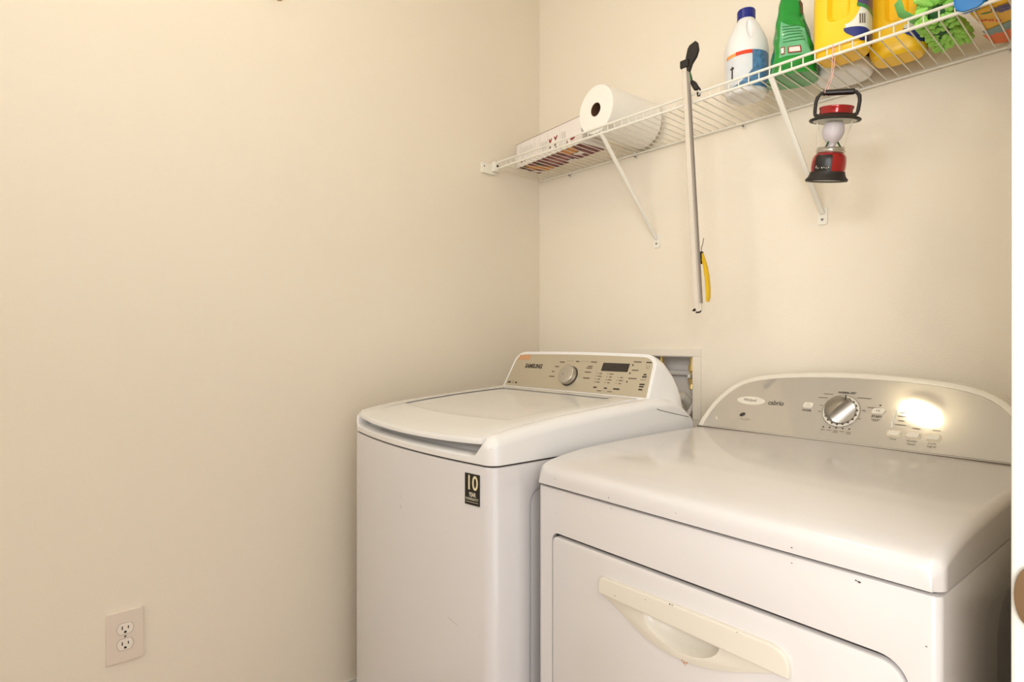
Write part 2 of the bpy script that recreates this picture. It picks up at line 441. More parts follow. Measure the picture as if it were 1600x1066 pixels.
rings.append(ringz(w_outline(0.0335), lambda x, y: shell_h(x, y, 0.0008)-0.006*(1-front_gate(x, y))-0.010*front_gate(x, y)))
rings.append(ringz(w_outline(0.078), lambda x, y: shell_h(x, y, 0.0008)-0.012*(1-front_gate(x, y, 0))-0.016 if y < 0.12 else topz(y)-0.016))
rings.append(ringz(w_outline(0.082), lambda x, y: (topz(y)-0.0165)))
rings.append(ringz(w_outline(0.10), lambda x, y: (topz(y)-0.016)))
loft(bm, rings)
obj('top_cover', bm, 'w_plastic', wa, ang=50)
# lid: bowed front lip hanging over the ledge
def lid_outline(d, n=5, nf=30):
    x0, x1 = 0.0345+d, W-0.0365-d; y1 = 0.541-d; r = 0.012
    pts = []
    for i in range(nf+1):
        x = x0+(x1-x0)*i/nf; t = (x-W/2)/(W/2)
        pts.append((x, 0.004+d-BOW*(1-t*t)*1.18))
    for i in range(1, 15): pts.append((x1-(0.018*sstep(0.3, 0.56, y1*i/14)), pts[nf][1]+(y1-pts[nf][1])*i/14))
    for i in range(1, 13): pts.append((x1-0.018+(x0+0.018-x1+0.018)*i/12, y1))
    yb = pts[0][1]
    for i in range(1, 14): pts.append((x0+0.018*sstep(0.3, 0.56, y1-(y1-yb)*i/14), y1+(yb-y1)*i/14))
    return pts
def lid_z(x, y, dz=0.0): return topz(y)+0.0015+dz-0.007*sstep(0.06, -0.045, y)
bm = nb()
rs = [ringz(lid_outline(0.006), lambda x, y: lid_z(x, y, -0.014)), ringz(lid_outline(0.0), lambda x, y: lid_z(x, y, -0.012)),
      ringz(lid_outline(-0.0005), lambda x, y: lid_z(x, y, -0.006)), ringz(lid_outline(0.0015), lambda x, y: lid_z(x, y, -0.0015)),
      ringz(lid_outline(0.005), lambda x, y: lid_z(x, y, 0.0)), ringz(lid_outline(0.03), lambda x, y: lid_z(x, y, 0.001)),
      ringz(lid_outline(0.055), lambda x, y: lid_z(x, y, 0.0012))]
def lid_pan(d, dz):
    """slightly sunken middle panel of the lid"""
    x0, x1 = 0.075+d, W-0.075-d; y0, y1 = 0.10+d, 0.50-d
    base = lid_outline(0.055); out = []
    bx0 = min(p[0] for p in base); bx1 = max(p[0] for p in base); by0 = min(p[1] for p in base); by1 = max(p[1] for p in base)
    for x, y in base:
        u = (x-bx0)/(bx1-bx0); v = (y-by0)/(by1-by0)
        px = x0+(x1-x0)*u; py = y0+(y1-y0)*v-0.012*(1-(2*u-1)**2)*(1-v)
        out.append((px, py, lid_z(px, py, dz)))
    return out
rs += [lid_pan(0, 0.0012), lid_pan(0.006, 0.0002), lid_pan(0.014, -0.0016), lid_pan(0.05, -0.0022), lid_pan(0.12, -0.0022)]
loft(bm, rs)
lid = obj('lid', bm, 'w_plastic', wa, ang=40)

# console
PW = Plane((0, 0.547, 0.985), (1, 0, 0), (0, 0.45, 0.893))
def con_outline(d):
    """front outline on the tilted plane, inset by d: wide at the bottom, rounded upper corners"""
    pts = []
    x0b, x1b, x0t, x1t, h = 0.020+d, W-0.022-d, 0.035+d, W-0.036-d, 0.146-d
    pts.append((x0b, d)); 
    for i in range(1, 12): pts.append((x0b+(x1b-x0b)*i/12, d))
    pts.append((x1b, d))
    r = 0.04-d*0.8
    for i in range(1, 6): pts.append((x1b+(x1t-x1b)*i/5*(h-r)/h, d+(h-r-d)*i/5))
    xe = pts[-1][0]
    for i in range(1, 9):
        a = math.radians(90*i/8); pts.append((xe-r*1.3+r*1.3*math.cos(a), h-r+r*math.sin(a)))
    xs = pts[-1][0]; xe0 = W-0.002-xs
    for i in range(1, 16):
        x = xs+(xe0-xs)*i/16; pts.append((x, h+0.003*math.sin(PI*i/16)))
    xl = xe0-r*1.3
    for i in range(0, 9):
        a = math.radians(90+90*i/8); pts.append((xe0+r*1.3*math.cos(a), h-r+r*math.sin(a)))
    x_, y_ = pts[-1]
    for i in range(1, 5): pts.append((x_+(x0b-x_)*i/5, y_+(d-y_)*i/5))
    return pts
bm = nb(); rings = []
co0 = con_outline(0.0)
for d, c_ in ((0.0, -0.006), (0.0012, -0.001), (0.004, 0.0)):
    rings.append([PW.p(x, y, c_) for x, y in con_outline(d)])
back = []
def con_back(k):
    """k 0..1: sweep the outline to the back, top falling in a long curve, sides flaring to the cover's width"""
    tab_v = interp([(0, 0.0), (0.06, 0.012), (0.12, 0.028), (0.2, 0.042), (0.325, 0.060), (0.45, 0.074), (0.575, 0.082), (0.7, 0.087), (0.85, 0.094), (1.0, 0.102)], k)
    tab_h = interp([(0, 1.0), (0.06, 0.97), (0.12, 0.90), (0.2, 0.80), (0.325, 0.64), (0.45, 0.44), (0.575, 0.24), (0.7, 0.06), (0.85, -0.10), (1.0, -0.30)], k)
    out = []
    for x, y in co0:
        p = PW.p(x, y, -0.006)
        s = y/0.146
        z = 0.965+(p.z-0.965)*(tab_h if s > 0.02 else min(tab_h, 1))
        v = 0.547+(p.y-0.547)*(1-0.12*k)+tab_v
        fl = 0.020*sstep(0.0, 0.8, k)*(1-s*0.2)+0.004*min(1.0, k*10)
        xx = x+(fl if x > W/2 else -fl)
        out.append((max(0.004, min(W-0.003, xx)), min(v, D-0.003), z))
    return out
rings = [con_back(k) for k in (1.0, 0.85, 0.7, 0.575, 0.45, 0.325, 0.2, 0.12, 0.06)] + rings
loft(bm, rings)
con = obj('control_console', bm, 'w_plastic', wa, ang=45)
# service panel line on the right side of the rear cover
bm = nb(); tube(bm, [(W+0.0002, 0.555, 0.968), (W+0.0002, 0.57, 0.963), (W+0.0002, 0.70, 0.935)], 0.0009, 6); obj('side_seam', bm, 'gap', wa)
bm = nb(); slab(bm, PW, con_outline(0.0115), -0.001, 0.0009, 0.0004); cp = obj('control_panel', bm, 'w_panel', wa, ang=30)
bm = nb(); text_bm(bm, PW, 'SAMSUNG', 0.150, 0.089, 0.0215, c=0.0014, width=0.088, bold=0.0009); obj('brand_lettering', bm, 'ink', cp)
bm = nb(); slab(bm, PW, [(0.463, 0.085), (0.566, 0.085), (0.566, 0.112), (0.463, 0.112)], 0.0005, 0.0018, 0.0003); obj('display_window', bm, 'display', cp)
bm = nb()
for r_ in range(3):
    for q in range(3 if r_ else 2):
        pass
for ci, (cx, n_, b0) in enumerate(((0.462, 4, 0.076), (0.505, 4, 0.076), (0.548, 3, 0.0665))):
    for k in range(n_):
        b_ = b0-0.0095*k
        disc(bm, PW, cx-0.010, b_, 0.0016, c=0.0014, n=8); bar(bm, PW, cx+0.004, b_, 0.016 if (k+ci) % 2 else 0.011, 0.0030, c=0.0014, mi=1)
for cx, wd in ((0.462, 0.014), (0.504, 0.012), (0.546, 0.024)): bar(bm, PW, cx, 0.030, wd, 0.0045, c=0.0014)
for cx in (0.482, 0.524): bar(bm, PW, cx, 0.020, 0.018, 0.0028, c=0.0014, mi=1)
obj('option_lettering', bm, ['ink', 'ink_grey'], cp, smooth=False); bm = nb()
for b_, wd in ((0.1185, 0.028), (0.092, 0.024), (0.066, 0.030)): bar(bm, PW, 0.592, b_, wd, 0.0036, c=0.0014, mi=1)
for a_, b_ in ((0.578, 0.108), (0.577, 0.082), (0.576, 0.055)): disc(bm, PW, a_, b_, 0.0028, c=0.0014, n=10)
obj('indicator_lettering', bm, ['ink', 'ink_grey'], cp, smooth=False); bm = nb()
bar(bm, PW, 0.633, 0.118, 0.020, 0.0036, c=0.0014); ringline(bm, PW, 0.634, 0.104, 0.0045, 0.001, c=0.0014, n=16, a0=120, a1=420)
for b_, wd in ((0.080, 0.010), (0.073, 0.016), (0.050, 0.018), (0.043, 0.016), (0.034, 0.014)): bar(bm, PW, 0.632, b_, wd, 0.0042, c=0.0014)
bar(bm, PW, 0.631, 0.064, 0.020, 0.0014, c=0.0014, mi=1)
obj('button_lettering', bm, ['ink', 'ink_grey'], cp, smooth=False); bm = nb()
for a_, b_, wd in ((0.283, 0.109, 0.024), (0.266, 0.092, 0.018), (0.256, 0.074, 0.012), (0.258, 0.056, 0.026), (0.352, 0.113, 0.016), (0.423, 0.113, 0.026),
                   (0.414, 0.098, 0.020), (0.412, 0.092, 0.024), (0.412, 0.078, 0.026), (0.414, 0.058, 0.028)): bar(bm, PW, a_, b_, wd, 0.0040, c=0.0014, mi=1)
for a_, wd in ((0.318, 0.030), (0.385, 0.036)): bar(bm, PW, a_, 0.114, wd, 0.0008, c=0.0014, mi=1)
obj('cycle_lettering', bm, ['ink', 'ink_grey'], cp, smooth=False); bm = nb()
for a_, wd in ((0.052, 0.016), (0.090, 0.010)): bar(bm, PW, a_, 0.024, wd, 0.006, c=0.0014)
ringline(bm, PW, 0.072, 0.025, 0.004, 0.0012, c=0.0014, n=12)
obj('feature_marks', bm, ['ink', 'ink_grey'], cp, smooth=False)
bm = nb(); bar(bm, PW, 0.085, 0.1215, 0.062, 0.019, c=0.0014); obj('faded_sticker', bm, 'orange_tape', cp, smooth=False)
# dial
bm = nb()
def dial_ring(r, c_): return [PW.p(0.338+r*math.cos(2*PI*i/36), 0.061+r*math.sin(2*PI*i/36), c_) for i in range(36)]
loft(bm, [dial_ring(0.034, 0.0009), dial_ring(0.034, 0.003), dial_ring(0.0325, 0.0035)]); dl = obj('dial', bm, 'gap', wa)
bm = nb(); loft(bm, [dial_ring(0.0315, 0.003), dial_ring(0.0315, 0.016), dial_ring(0.0308, 0.0195), dial_ring(0.0285, 0.0215), dial_ring(0.018, 0.0228), dial_ring(0.006, 0.0232)])
obj('dial_cap', bm, 'brushed', dl)
bm = nb(); disc(bm, PW, 0.330, 0.058, 0.0018, c=0.0236, n=10); obj('dial_mark', bm, 'ink_grey', dl)
bm = nb()
for a_ in (22, 38, 55, 72):
    t = math.radians(a_)
    for r0 in (0.038,):
        p = [PW.p(0.338+rr*math.cos(t+dt), 0.061+rr*math.sin(t+dt), 0.0014) for rr, dt in ((r0, -0.035), (r0+0.007, -0.025), (r0+0.007, 0.025), (r0, 0.035))]
        bm.faces.new([bm.verts.new(q) for q in p])
obj('dial_ticks', bm, 'ink_gold', dl, smooth=False)
# warranty sticker (follows the bowed front)
bm = nb()
def fy(x): return -BOW*(1-((x-W/2)/(W/2))**2)
sx0, sx1, sz0, sz1 = 0.612, 0.6565, 0.794, 0.862
PS = Plane((sx0, fy(sx0)-0.0012, sz0), (sx1-sx0, fy(sx1)-fy(sx0), 0), (0, 0, 1))
ws = math.hypot(sx1-sx0, fy(sx1)-fy(sx0)); hs = sz1-sz0
slab(bm, PS, [(0, 0), (ws, 0), (ws, hs), (0, hs)], -0.0006, 0.0006)
st = obj('warranty_sticker', bm, 'black', wa, smooth=False, label='black sticker reading 10 year warranty')
bm = nb()
text_bm(bm, PS, '10', ws*0.50, hs*0.69, 0.044, c=0.0010, width=0.030, bold=0.0008)
text_bm(bm, PS, 'YEAR', ws*0.52, hs*0.33, 0.0125, c=0.0010, width=0.022, bold=0.0003, mi=1)
text_bm(bm, PS, 'WARRANTY', ws*0.5, hs*0.185, 0.0085, c=0.0010, width=0.040, mi=1)
bar(bm, PS, ws*0.5, hs*0.09, 0.038, 0.0008, c=0.0010, mi=1)
obj('sticker_lettering', bm, ['ink_gold', 'ink_white'], st, smooth=False)
bm = nb()
PF = Plane((0, 0, 0), (1, 0, 0), (0, 0, 1))
def scuff(bm, x0, z0, x1, z1, wd):
    for i in range(5):
        xa, za = x0+(x1-x0)*i/5, z0+(z1-z0)*i/5; xb, zb = x0+(x1-x0)*(i+1)/5, z0+(z1-z0)*(i+1)/5
        q = [(xa-wd, fy(xa)-0.0006, za), (xb-wd, fy(xb)-0.0006, zb), (xb+wd, fy(xb)-0.0006, zb), (xa+wd, fy(xa)-0.0006, za)]
        bm.faces.new([bm.verts.new(p) for p in q])
scuff(bm, 0.352, 0.765, 0.3535, 0.755, 0.0004); obj('scuff_mark', bm, 'scuff', wa, smooth=False); bm = nb(); scuff(bm, 0.352, 0.738, 0.355, 0.728, 0.0009); obj('scuff_mark', bm, 'scuff', wa, smooth=False); bm = nb()
for i in range(6):
    x = 0.553+0.0055*i; z = 0.523-0.0012*i
    q = [(x, fy(x)-0.0006, z), (x+0.0055, fy(x+0.0055)-0.0006, z-0.0012), (x+0.0055, fy(x+0.0055)-0.0006, z-0.0004), (x, fy(x)-0.0006, z+0.0008)]
    bm.faces.new([bm.verts.new(p) for p in q])
obj('scuff_mark', bm, 'scuff', wa, smooth=False)

# ================================================================ DRYER
DW = 0.737; DD = 0.66
dr = thing('clothes_dryer', 'white front-loading dryer with arched silver control panel, right machine beside the doorway', 'dryer',
           (0.828, -0.820, 0), (0, 0, math.radians(-3.0)))
def d_outline(d, r=0.012, y1=DD, n=5, y0=0.0):
    r = max(r-d*0.5, 0.004)
    return rrect(d, y0+d, DW-d, y1-d, (r, 0.006, 0.006, r), n)
bm = nb()
loft(bm, [ringz(d_outline(0.004), 0.02), ringz(d_outline(0.0), 0.024), ringz(d_outline(0.0), 0.8345), ringz(d_outline(0.001), 0.8375), ringz(d_outline(0.0035), 0.8388)])
body = obj('cabinet', bm, 'd_enamel', dr, ang=25)
c = nb(); side_cut(c, DW, 1, 0.285, 0.60, 0.15, 0.740, 0.012, 0.026, 0.05); boolean(body, c)
# door opening
DX0, DX1, DZ0_, DZ1_ = 0.045, 0.704, 0.17, 0.7465
c = nb(); loft(c, [[(x, -0.02, z) for x, z in rrect(DX0, DZ0_, DX1, DZ1_, (0.035, 0.036, 0.018, 0.018), 8)],
                   [(x, 0.028, z) for x, z in rrect(DX0, DZ0_, DX1, DZ1_, (0.035, 0.036, 0.018, 0.018), 8)]])
boolean(body, c)
bm = nb()
oa = rrect(DX0+0.0003, DZ0_+0.0003, DX1-0.0003, DZ1_-0.0003, (0.035, 0.036, 0.018, 0.018), 8); ob = rrect(DX0+0.009, DZ0_+0.009, DX1-0.009, DZ1_-0.014, (0.026, 0.026, 0.010, 0.010), 8)
loft(bm, [[(x, 0.011, z) for x, z in oa], [(x, 0.011, z) for x, z in ob], [(x, 0.0125, z) for x, z in ob], [(x, 0.0125, z) for x, z in oa], [(x, 0.011, z) for x, z in oa]], False, False)
obj('door_gap_shade', bm, 'gap', dr)  # dark ring added so the door gap reads as shaded, not a real seal
bm = nb()
g = 0.0022
PD = Plane((0, 0, 0), (1, 0, 0), (0, 0, 1))  # normal faces -y
slab(bm, PD, rrect(DX0+g, DZ0_+g, DX1-g, DZ1_-0.0076, (0.033, 0.034, 0.014, 0.014), 8), -0.024, 0.0012, 0.003)
door = obj('door', bm, 'd_enamel', dr, ang=30)
# handle: crescent cup below a straight grip
cres = [(0.188, 0.666), (0.210, 0.656), (0.236, 0.645), (0.262, 0.632), (0.287, 0.621), (0.312, 0.6145), (0.338, 0.6110), (0.362, 0.6105), (0.390, 0.6125), (0.424, 0.6185), (0.463, 0.631), (0.500, 0.646), (0.543, 0.664)]
def ell_cut(depth0=-0.012):
    c = nb(); rs = []
    for k in range(9):
        t = k/8; a = t*PI/2
        s = math.cos(a); y = -0.006+0.032*math.sin(a) if k else -0.006
        s = max(s, 0.05)
        rs.append([(0.3645+0.078*s*math.cos(2*PI*i/32)*(0.75+0.25*s), y, 0.664+(0.041 if i > 16 else 0.0225)*s*math.sin(2*PI*i/32)) for i in range(32)])
    loft(c, rs); return c
boolean(door, ell_cut())
bm = nb(); slab(bm, PD, cres, 0.0002, 0.0042, 0.0012); cup = obj('handle_cup', bm, 'd_cream', door, ang=30)
boolean(cup, ell_cut())
bm = nb(); rs = []
for k in range(10):
    a = PI/2*k/9; q = max(math.cos(a), 0.04); y = max(-0.0040, -0.0064+0.0316*math.sin(a))
    rs.append([(0.3645+(0.0778*q)*math.cos(2*PI*i/32)*(0.75+0.25*q), y, 0.664+(0.0408 if i > 16 else 0.022)*q*math.sin(2*PI*i/32)) for i in range(32)])
loft(bm, rs, False, True); obj('finger_scoop', bm, 'd_cream', cup, ang=60)
bm = nb()
slab(bm, PD, [(0.1865, 0.6655), (0.36, 0.6635), (0.5535, 0.6615), (0.5560, 0.6640), (0.5560, 0.678), (0.5530, 0.690), (0.5440, 0.6985), (0.530, 0.7030), (0.45, 0.7030), (0.36, 0.7020), (0.28, 0.7005), (0.20, 0.6985), (0.1905, 0.6955), (0.1860, 0.6870)], 0.0, 0.0105, 0.0038)
obj('handle_grip', bm, 'd_cream', door, ang=40)
# chips and rust on handle, door and cabinet
bm = nb()
for x, z, r_ in ((0.229, 0.6745, 0.0013), (0.300, 0.6915, 0.0012), (0.352, 0.7015, 0.0018), (0.357, 0.7012, 0.0014), (0.476, 0.7012, 0.001)):
    disc(bm, PD, x, z, r_, r_*0.6, c=0.0108, n=8, rot=0.3); obj('paint_chip', bm, 'chip', door, smooth=False); bm = nb()
bm.free()
bm = nb()
for x, z, r_ in ((0.376, 0.6095, 0.0022), (0.372, 0.6115, 0.0016), (0.381, 0.611, 0.0018), (0.378, 0.606, 0.0012)): disc(bm, PD, x, z, r_, r_*0.8, c=0.0045, n=9)
obj('rust_spot', bm, 'rust', door, smooth=False)
bm = nb()
for x, z, r_ in ((0.211, 0.832, 0.0014), (0.556, 0.829, 0.0012), (0.646, 0.830, 0.0024), (0.642, 0.831, 0.0016), (0.722, 0.775, 0.0012), (0.06, 0.79, 0.0009)):
    disc(bm, PD, x, z, r_, r_*0.55, c=0.0007, n=8); obj('paint_chip', bm, 'chip', dr, smooth=False); bm = nb()
bm.free()
bm = nb(); loft(bm, [ringz(d_outline(0.009), 0.8380), ringz(d_outline(0.009), 0.8475)]); obj('seam_gap_shade', bm, 'gap', dr)  # dark layer under the top, shade of the seam put into colour
for x, y in ((0.05, 0.05), (DW-0.05, 0.05), (0.05, DD-0.06), (DW-0.05, DD-0.06)):
    bm = nb(); lathe(bm, [(0.02, 0), (0.02, 0.006), (0.01, 0.008), (0.01, 0.03)], 16, cap0=True, cap1=True, cx=x, cy=y); obj('foot', bm, 'black', dr)
# top: crowned sheet with rolled front edge and slightly rounded sides
DT = [(-0.004, 0.868), (0.002, 0.878), (0.012, 0.8845), (0.035, 0.8915), (0.07, 0.8975), (0.11, 0.9020), (0.16, 0.9055), (0.17, 0.9052), (0.25, 0.9085), (0.4, 0.911), (0.6, 0.912), (0.7, 0.912)]
bm = nb(); rings = []
ny = 40
ys = [-0.0045, -0.0045, -0.0042, -0.0034, -0.0015, 0.002, 0.007, 0.012, 0.02, 0.03, 0.04, 0.055, 0.07, 0.09, 0.11, 0.135, 0.16, 0.17, 0.2, 0.25, 0.32, 0.4, 0.5, 0.58, 0.62, 0.66]
zt = [0.8450, 0.8560, 0.8620, 0.8680, 0.8740, 0.8790, 0.8825, 0.8850, 0.8880, 0.8908, 0.8928, 0.8953, 0.8975, 0.9, 0.902, 0.904, 0.9055, 0.9052, 0.9068, 0.9085, 0.9103, 0.911, 0.912, 0.912, 0.912, 0.912]
def top_sec(y, zt_):
    """one cross-section from left bottom over the crown to right bottom"""
    pts = [(-0.002, y, 0.8445)]
    rr = min(0.016, max(0.002, (zt_-0.8445)*0.9)); 
    inset = 0.010*sstep(0.012, -0.004, y)
    x0, x1 = -0.002+inset, DW+0.002-inset
    pts = [(x0, y, 0.8445)]
    for i in range(0, 7):
        a = math.radians(180-90*i/6); pts.append((x0+rr+rr*math.cos(a), y, max(zt_-rr+rr*math.sin(a), 0.8446)))
    for i in range(1, 20): pts.append((x0+rr+(x1-x0-2*rr)*i/20, y, zt_+0.003*math.sin(PI*i/20)*sstep(0.0, 0.2, y)))
    for i in range(0, 7):
        a = math.radians(90-90*i/6); pts.append((x1-rr+rr*math.cos(a), y, max(zt_-rr+rr*math.sin(a), 0.8446)))
    pts.append((x1, y, 0.8445))
    return pts
loft(bm, [top_sec(y, z) for y, z in zip(ys, zt)], True, True)
obj('top_panel', bm, 'd_enamel', dr, ang=40)
bm = nb()
for x, z, r_ in ((0.209, 0.853, 0.0014), (0.558, 0.853, 0.0013), (0.06, 0.862, 0.0012), (0.36, 0.8575, 0.0009)):
    disc(bm, PD, x, z, r_, r_*0.7, c=0.0052, n=8); obj('paint_chip', bm, 'chip', dr, smooth=False); bm = nb()
bm.free()
# arched console
k_ = 0.6
PA = Plane((0, 0.60, 0.912), (1, 0, 0), (0, k_, 1.0))
half = [(0.000, -0.004), (0.004, 0.022), (0.014, 0.052), (0.024, 0.076), (0.038, 0.099), (0.052, 0.118), (0.070, 0.136), (0.088, 0.149), (0.108, 0.159), (0.135, 0.1675), (0.168, 0.1745), (0.21, 0.180), (0.26, 0.1845), (0.315, 0.187)]
def arch(d, bottom=-0.004):
    hl = []
    for i, (x, y) in enumerate(half):
        p0 = Vector(half[max(i-1, 0)]); p1 = Vector(half[min(i+1, len(half)-1)])
        t = (p1-p0).normalized(); n_ = Vector((t.y, -t.x))
        q = Vector((x, y))+n_*d; hl.append((q.x, max(q.y, bottom)))
    top = [(DW/2, 0.188-d)]
    rg = [(DW-x, y) for x, y in hl[::-1]]
    bot = [(hl[0][0]+(rg[-1][0]-hl[0][0])*(1-i/16), bottom) for i in range(1, 16)]
    return hl+top+rg+bot
bm = nb()
def arch_ring(d, c_, vback=0.0, bottom=-0.004): 
    return [PA.p(x, y, c_)+Vector((0, vback*(1-0.55*max(y, 0)/0.188), 0)) for x, y in arch(d, bottom)]
rs = [arch_ring(0.004, 0, 0.115), arch_ring(0.0, 0, 0.108), arch_ring(-0.001, 0, 0.07), arch_ring(0.0, 0, 0.03), arch_ring(0.0, -0.002), arch_ring(0.0015, 0.0008), arch_ring(0.004, 0.0015), arch_ring(0.0135, 0.0010), arch_ring(0.0155, -0.0022)]
loft(bm, rs)
con = obj('control_console', bm, 'd_cream', dr, ang=35)
bm = nb(); pts = arch(0.0145, 0.006)
slab(bm, PA, [p for p in pts], -0.004, 0.0002, 0.0); dp = obj('control_panel', bm, 'd_panel', dr, smooth=False)
bm = nb(); rs = []
# lower lip of the console and dark seam where it meets the top
box(bm, 0.002, 0.5935, 0.9115, DW-0.002, 0.598, 0.9155, 0.001); obj('console_seam', bm, 'ink_grey', dr)
# control knob
def kr(r, c_, ry=1.0): return [PA.p(0.3645+r*math.cos(2*PI*i/48), 0.083+r*math.sin(2*PI*i/48), c_) for i in range(48)]
bm = nb(); loft(bm, [kr(0.0415, 0.0), kr(0.0415, 0.0018), kr(0.0405, 0.0026), kr(0.0395, 0.0022)]); kb = obj('dial', bm, 'd_cream', dr)
bm = nb(); ringline(bm, PA, 0.3645, 0.083, 0.0412, 0.0008, c=0.003, n=48)
for i in range(18):
    t = math.radians(i*20+8)
    p = [PA.p(0.3645+rr*math.cos(t+dt), 0.083+rr*math.sin(t+dt), 0.003) for rr, dt in ((0.0335, -0.06), (0.0375, -0.05), (0.0375, 0.05), (0.0335, 0.06))]
    bm.faces.new([bm.verts.new(q) for q in p])
obj('dial_scale', bm, 'ink', kb, smooth=False)
bm = nb(); loft(bm, [kr(0.0345, 0.002), kr(0.0345, 0.008), kr(0.0335, 0.014), kr(0.031, 0.019), kr(0.027, 0.0225), kr(0.020, 0.0255), kr(0.010, 0.0272), kr(0.002, 0.0276)])
kn = obj('dial_cap', bm, 'knob', kb, ang=60)
# scooped thumb grip across the cap
c = nb(); 
def cyl_cut(off):
    rs = []
    dirv = Vector((0.60, 0.80)); nv = Vector((dirv.y, -dirv.x))
    for s in (-0.05, 0.05):
        rs.append([PA.p(0.3645+dirv.x*s+nv.x*(off+0.040*math.cos(2*PI*i/64)), 0.083+dirv.y*s+nv.y*(off+0.040*math.cos(2*PI*i/64)), 0.0475+0.040*math.sin(2*PI*i/64)) for i in range(64)])
    loft(c, rs)
cyl_cut(0.036); boolean(kn, c)
bm = nb(); bar(bm, PA, 0.3775, 0.1095, 0.003, 0.012, c=0.0247); obj('dial_pointer', bm, 'ink', kb, smooth=False)
# buttons
def button(a_, b_, wd, ht, name='button', m='d_cream'):
    bm = nb(); sh = 0.18
    slab(bm, PA, [(a_+x+(y)*sh, b_+y) for x, y in rrect(-wd/2, -ht/2, wd/2, ht/2, ht*0.35, 5)], 0.0, 0.0032, 0.0012)
    return obj(name, bm, m, dp, ang=40)
button(0.286, 0.0915, 0.024, 0.015); button(0.4435, 0.091, 0.026, 0.015)
for a_ in (0.483, 0.5195, 0.556): 
    bm = nb(); slab(bm, PA, rrect(a_-0.0145, 0.0325, a_+0.0145, 0.0495, 0.006, 5), 0.0, 0.0012, 0.0005); obj('button_bezel', bm, 'w_panel', dp)
    button(a_, 0.041, 0.024, 0.012)
# badge and lettering
bm = nb()
slab(bm, PA, [(0.134+0.0395*math.cos(2*PI*i/36), 0.0915+0.0125*math.sin(2*PI*i/36)) for i in range(36)], 0.0, 0.0018, 0.0008); bd = obj('badge', bm, 'd_cream', dp)
bm = nb(); text_bm(bm, PA, 'Whirlpool', 0.132, 0.0925, 0.0125, c=0.0022, width=0.036)
for i in range(24):
    t0 = math.radians(-150+150*i/24); t1 = math.radians(-150+150*(i+1)/24); 
    p = [PA.p(0.138+rx*math.cos(t), 0.0915+ry*math.sin(t), 0.0021) for rx, ry, t in ((0.031, 0.0085, t0), (0.032, 0.0093, t0), (0.032, 0.0093, t1), (0.031, 0.0085, t1))]
    bm.faces.new([bm.verts.new(q) for q in p]).material_index = 1
obj('badge_lettering', bm, ['ink', 'ink_gold'], bd, smooth=False)
bm = nb(); text_bm(bm, PA, 'cabrio', 0.2035, 0.0905, 0.0190, c=0.0006, width=0.041, bold=0.0003); obj('series_lettering', bm, 'ink', dp, smooth=False)
bm = nb()
disc(bm, PA, 0.122, 0.049, 0.0085, 0.0055, rot=0.45, n=14); text_bm(bm, PA, 'AccuDry', 0.134, 0.036, 0.0075, width=0.030, mi=1)
obj('feature_mark', bm, ['ink', 'ink_grey'], dp, smooth=False); bm = nb()
text_bm(bm, PA, 'POWER', 0.285, 0.0775, 0.0070, width=0.022, bold=0.0002); ringline(bm, PA, 0.286, 0.0915, 0.0035, 0.0006, c=0.0036, n=14, mi=1)
obj('power_lettering', bm, ['ink', 'ink_grey'], dp, smooth=False); bm = nb()
text_bm(bm, PA, 'START', 0.442, 0.0775, 0.0080, width=0.022, bold=0.0003); bar(bm, PA, 0.441, 0.0705, 0.018, 0.0018, mi=1); bar(bm, PA, 0.441, 0.0670, 0.012, 0.0018, mi=1)
for s in (-1, 0.2, 1): bar(bm, PA, 0.443+s*0.003, 0.0915, 0.0012, 0.005, c=0.0036, mi=1)
disc(bm, PA, 0.4445, 0.1065, 0.0022, n=10)
obj('start_lettering', bm, ['ink', 'ink_grey'], dp, smooth=False); bm = nb()
text_bm(bm, PA, 'NORMAL DRY', 0.368, 0.1330, 0.0075, width=0.040, bold=0.0003)
for a_, b_, wd in ((0.327, 0.127, 0.022), (0.316, 0.116, 0.022), (0.408, 0.122, 0.030), (0.432, 0.099, 0.026), (0.316, 0.095, 0.007), (0.316, 0.078, 0.007), (0.413, 0.090, 0.007), (0.407, 0.068, 0.007), (0.390, 0.052, 0.007), (0.364, 0.046, 0.007), (0.338, 0.053, 0.007)):
    bar(bm, PA, a_, b_, wd, 0.0022, mi=1)
obj('cycle_lettering', bm, ['ink', 'ink_grey'], dp, smooth=False); bm = nb()
for i in range(5):
    a_ = 0.3335+0.0145*i; disc(bm, PA, a_, 0.0385+0.0003*i, 0.0021, n=8); bar(bm, PA, a_, 0.0315, 0.010, 0.0018, mi=1)
    if i in (2, 4): bar(bm, PA, a_, 0.0275, 0.010, 0.0018, mi=1)
obj('indicator_marks', bm, ['ink', 'ink_grey'], dp, smooth=False); bm = nb()
for b_, wd in ((0.0925, 0.012), (0.0835, 0.018), (0.0725, 0.012), (0.0625, 0.022)): bar(bm, PA, 0.492, b_, wd, 0.0022, mi=1)
for a_ in (0.523, 0.560): bar(bm, PA, a_, 0.0575, 0.014, 0.0022, mi=1)
obj('option_marks', bm, ['ink', 'ink_grey'], dp, smooth=False); bm = nb()
text_bm(bm, PA, 'Temp', 0.483, 0.0275, 0.0065, width=0.013)
text_bm(bm, PA, 'Wrinkle', 0.519, 0.0270, 0.0065, width=0.019); text_bm(bm, PA, 'Shield', 0.519, 0.0200, 0.0065, width=0.015)
text_bm(bm, PA, 'Cycle', 0.556, 0.0270, 0.0065, width=0.014); text_bm(bm, PA, 'Signal', 0.556, 0.0200, 0.0065, width=0.016)
obj('button_lettering', bm, ['ink', 'ink_grey'], dp, smooth=False)
bm = nb()
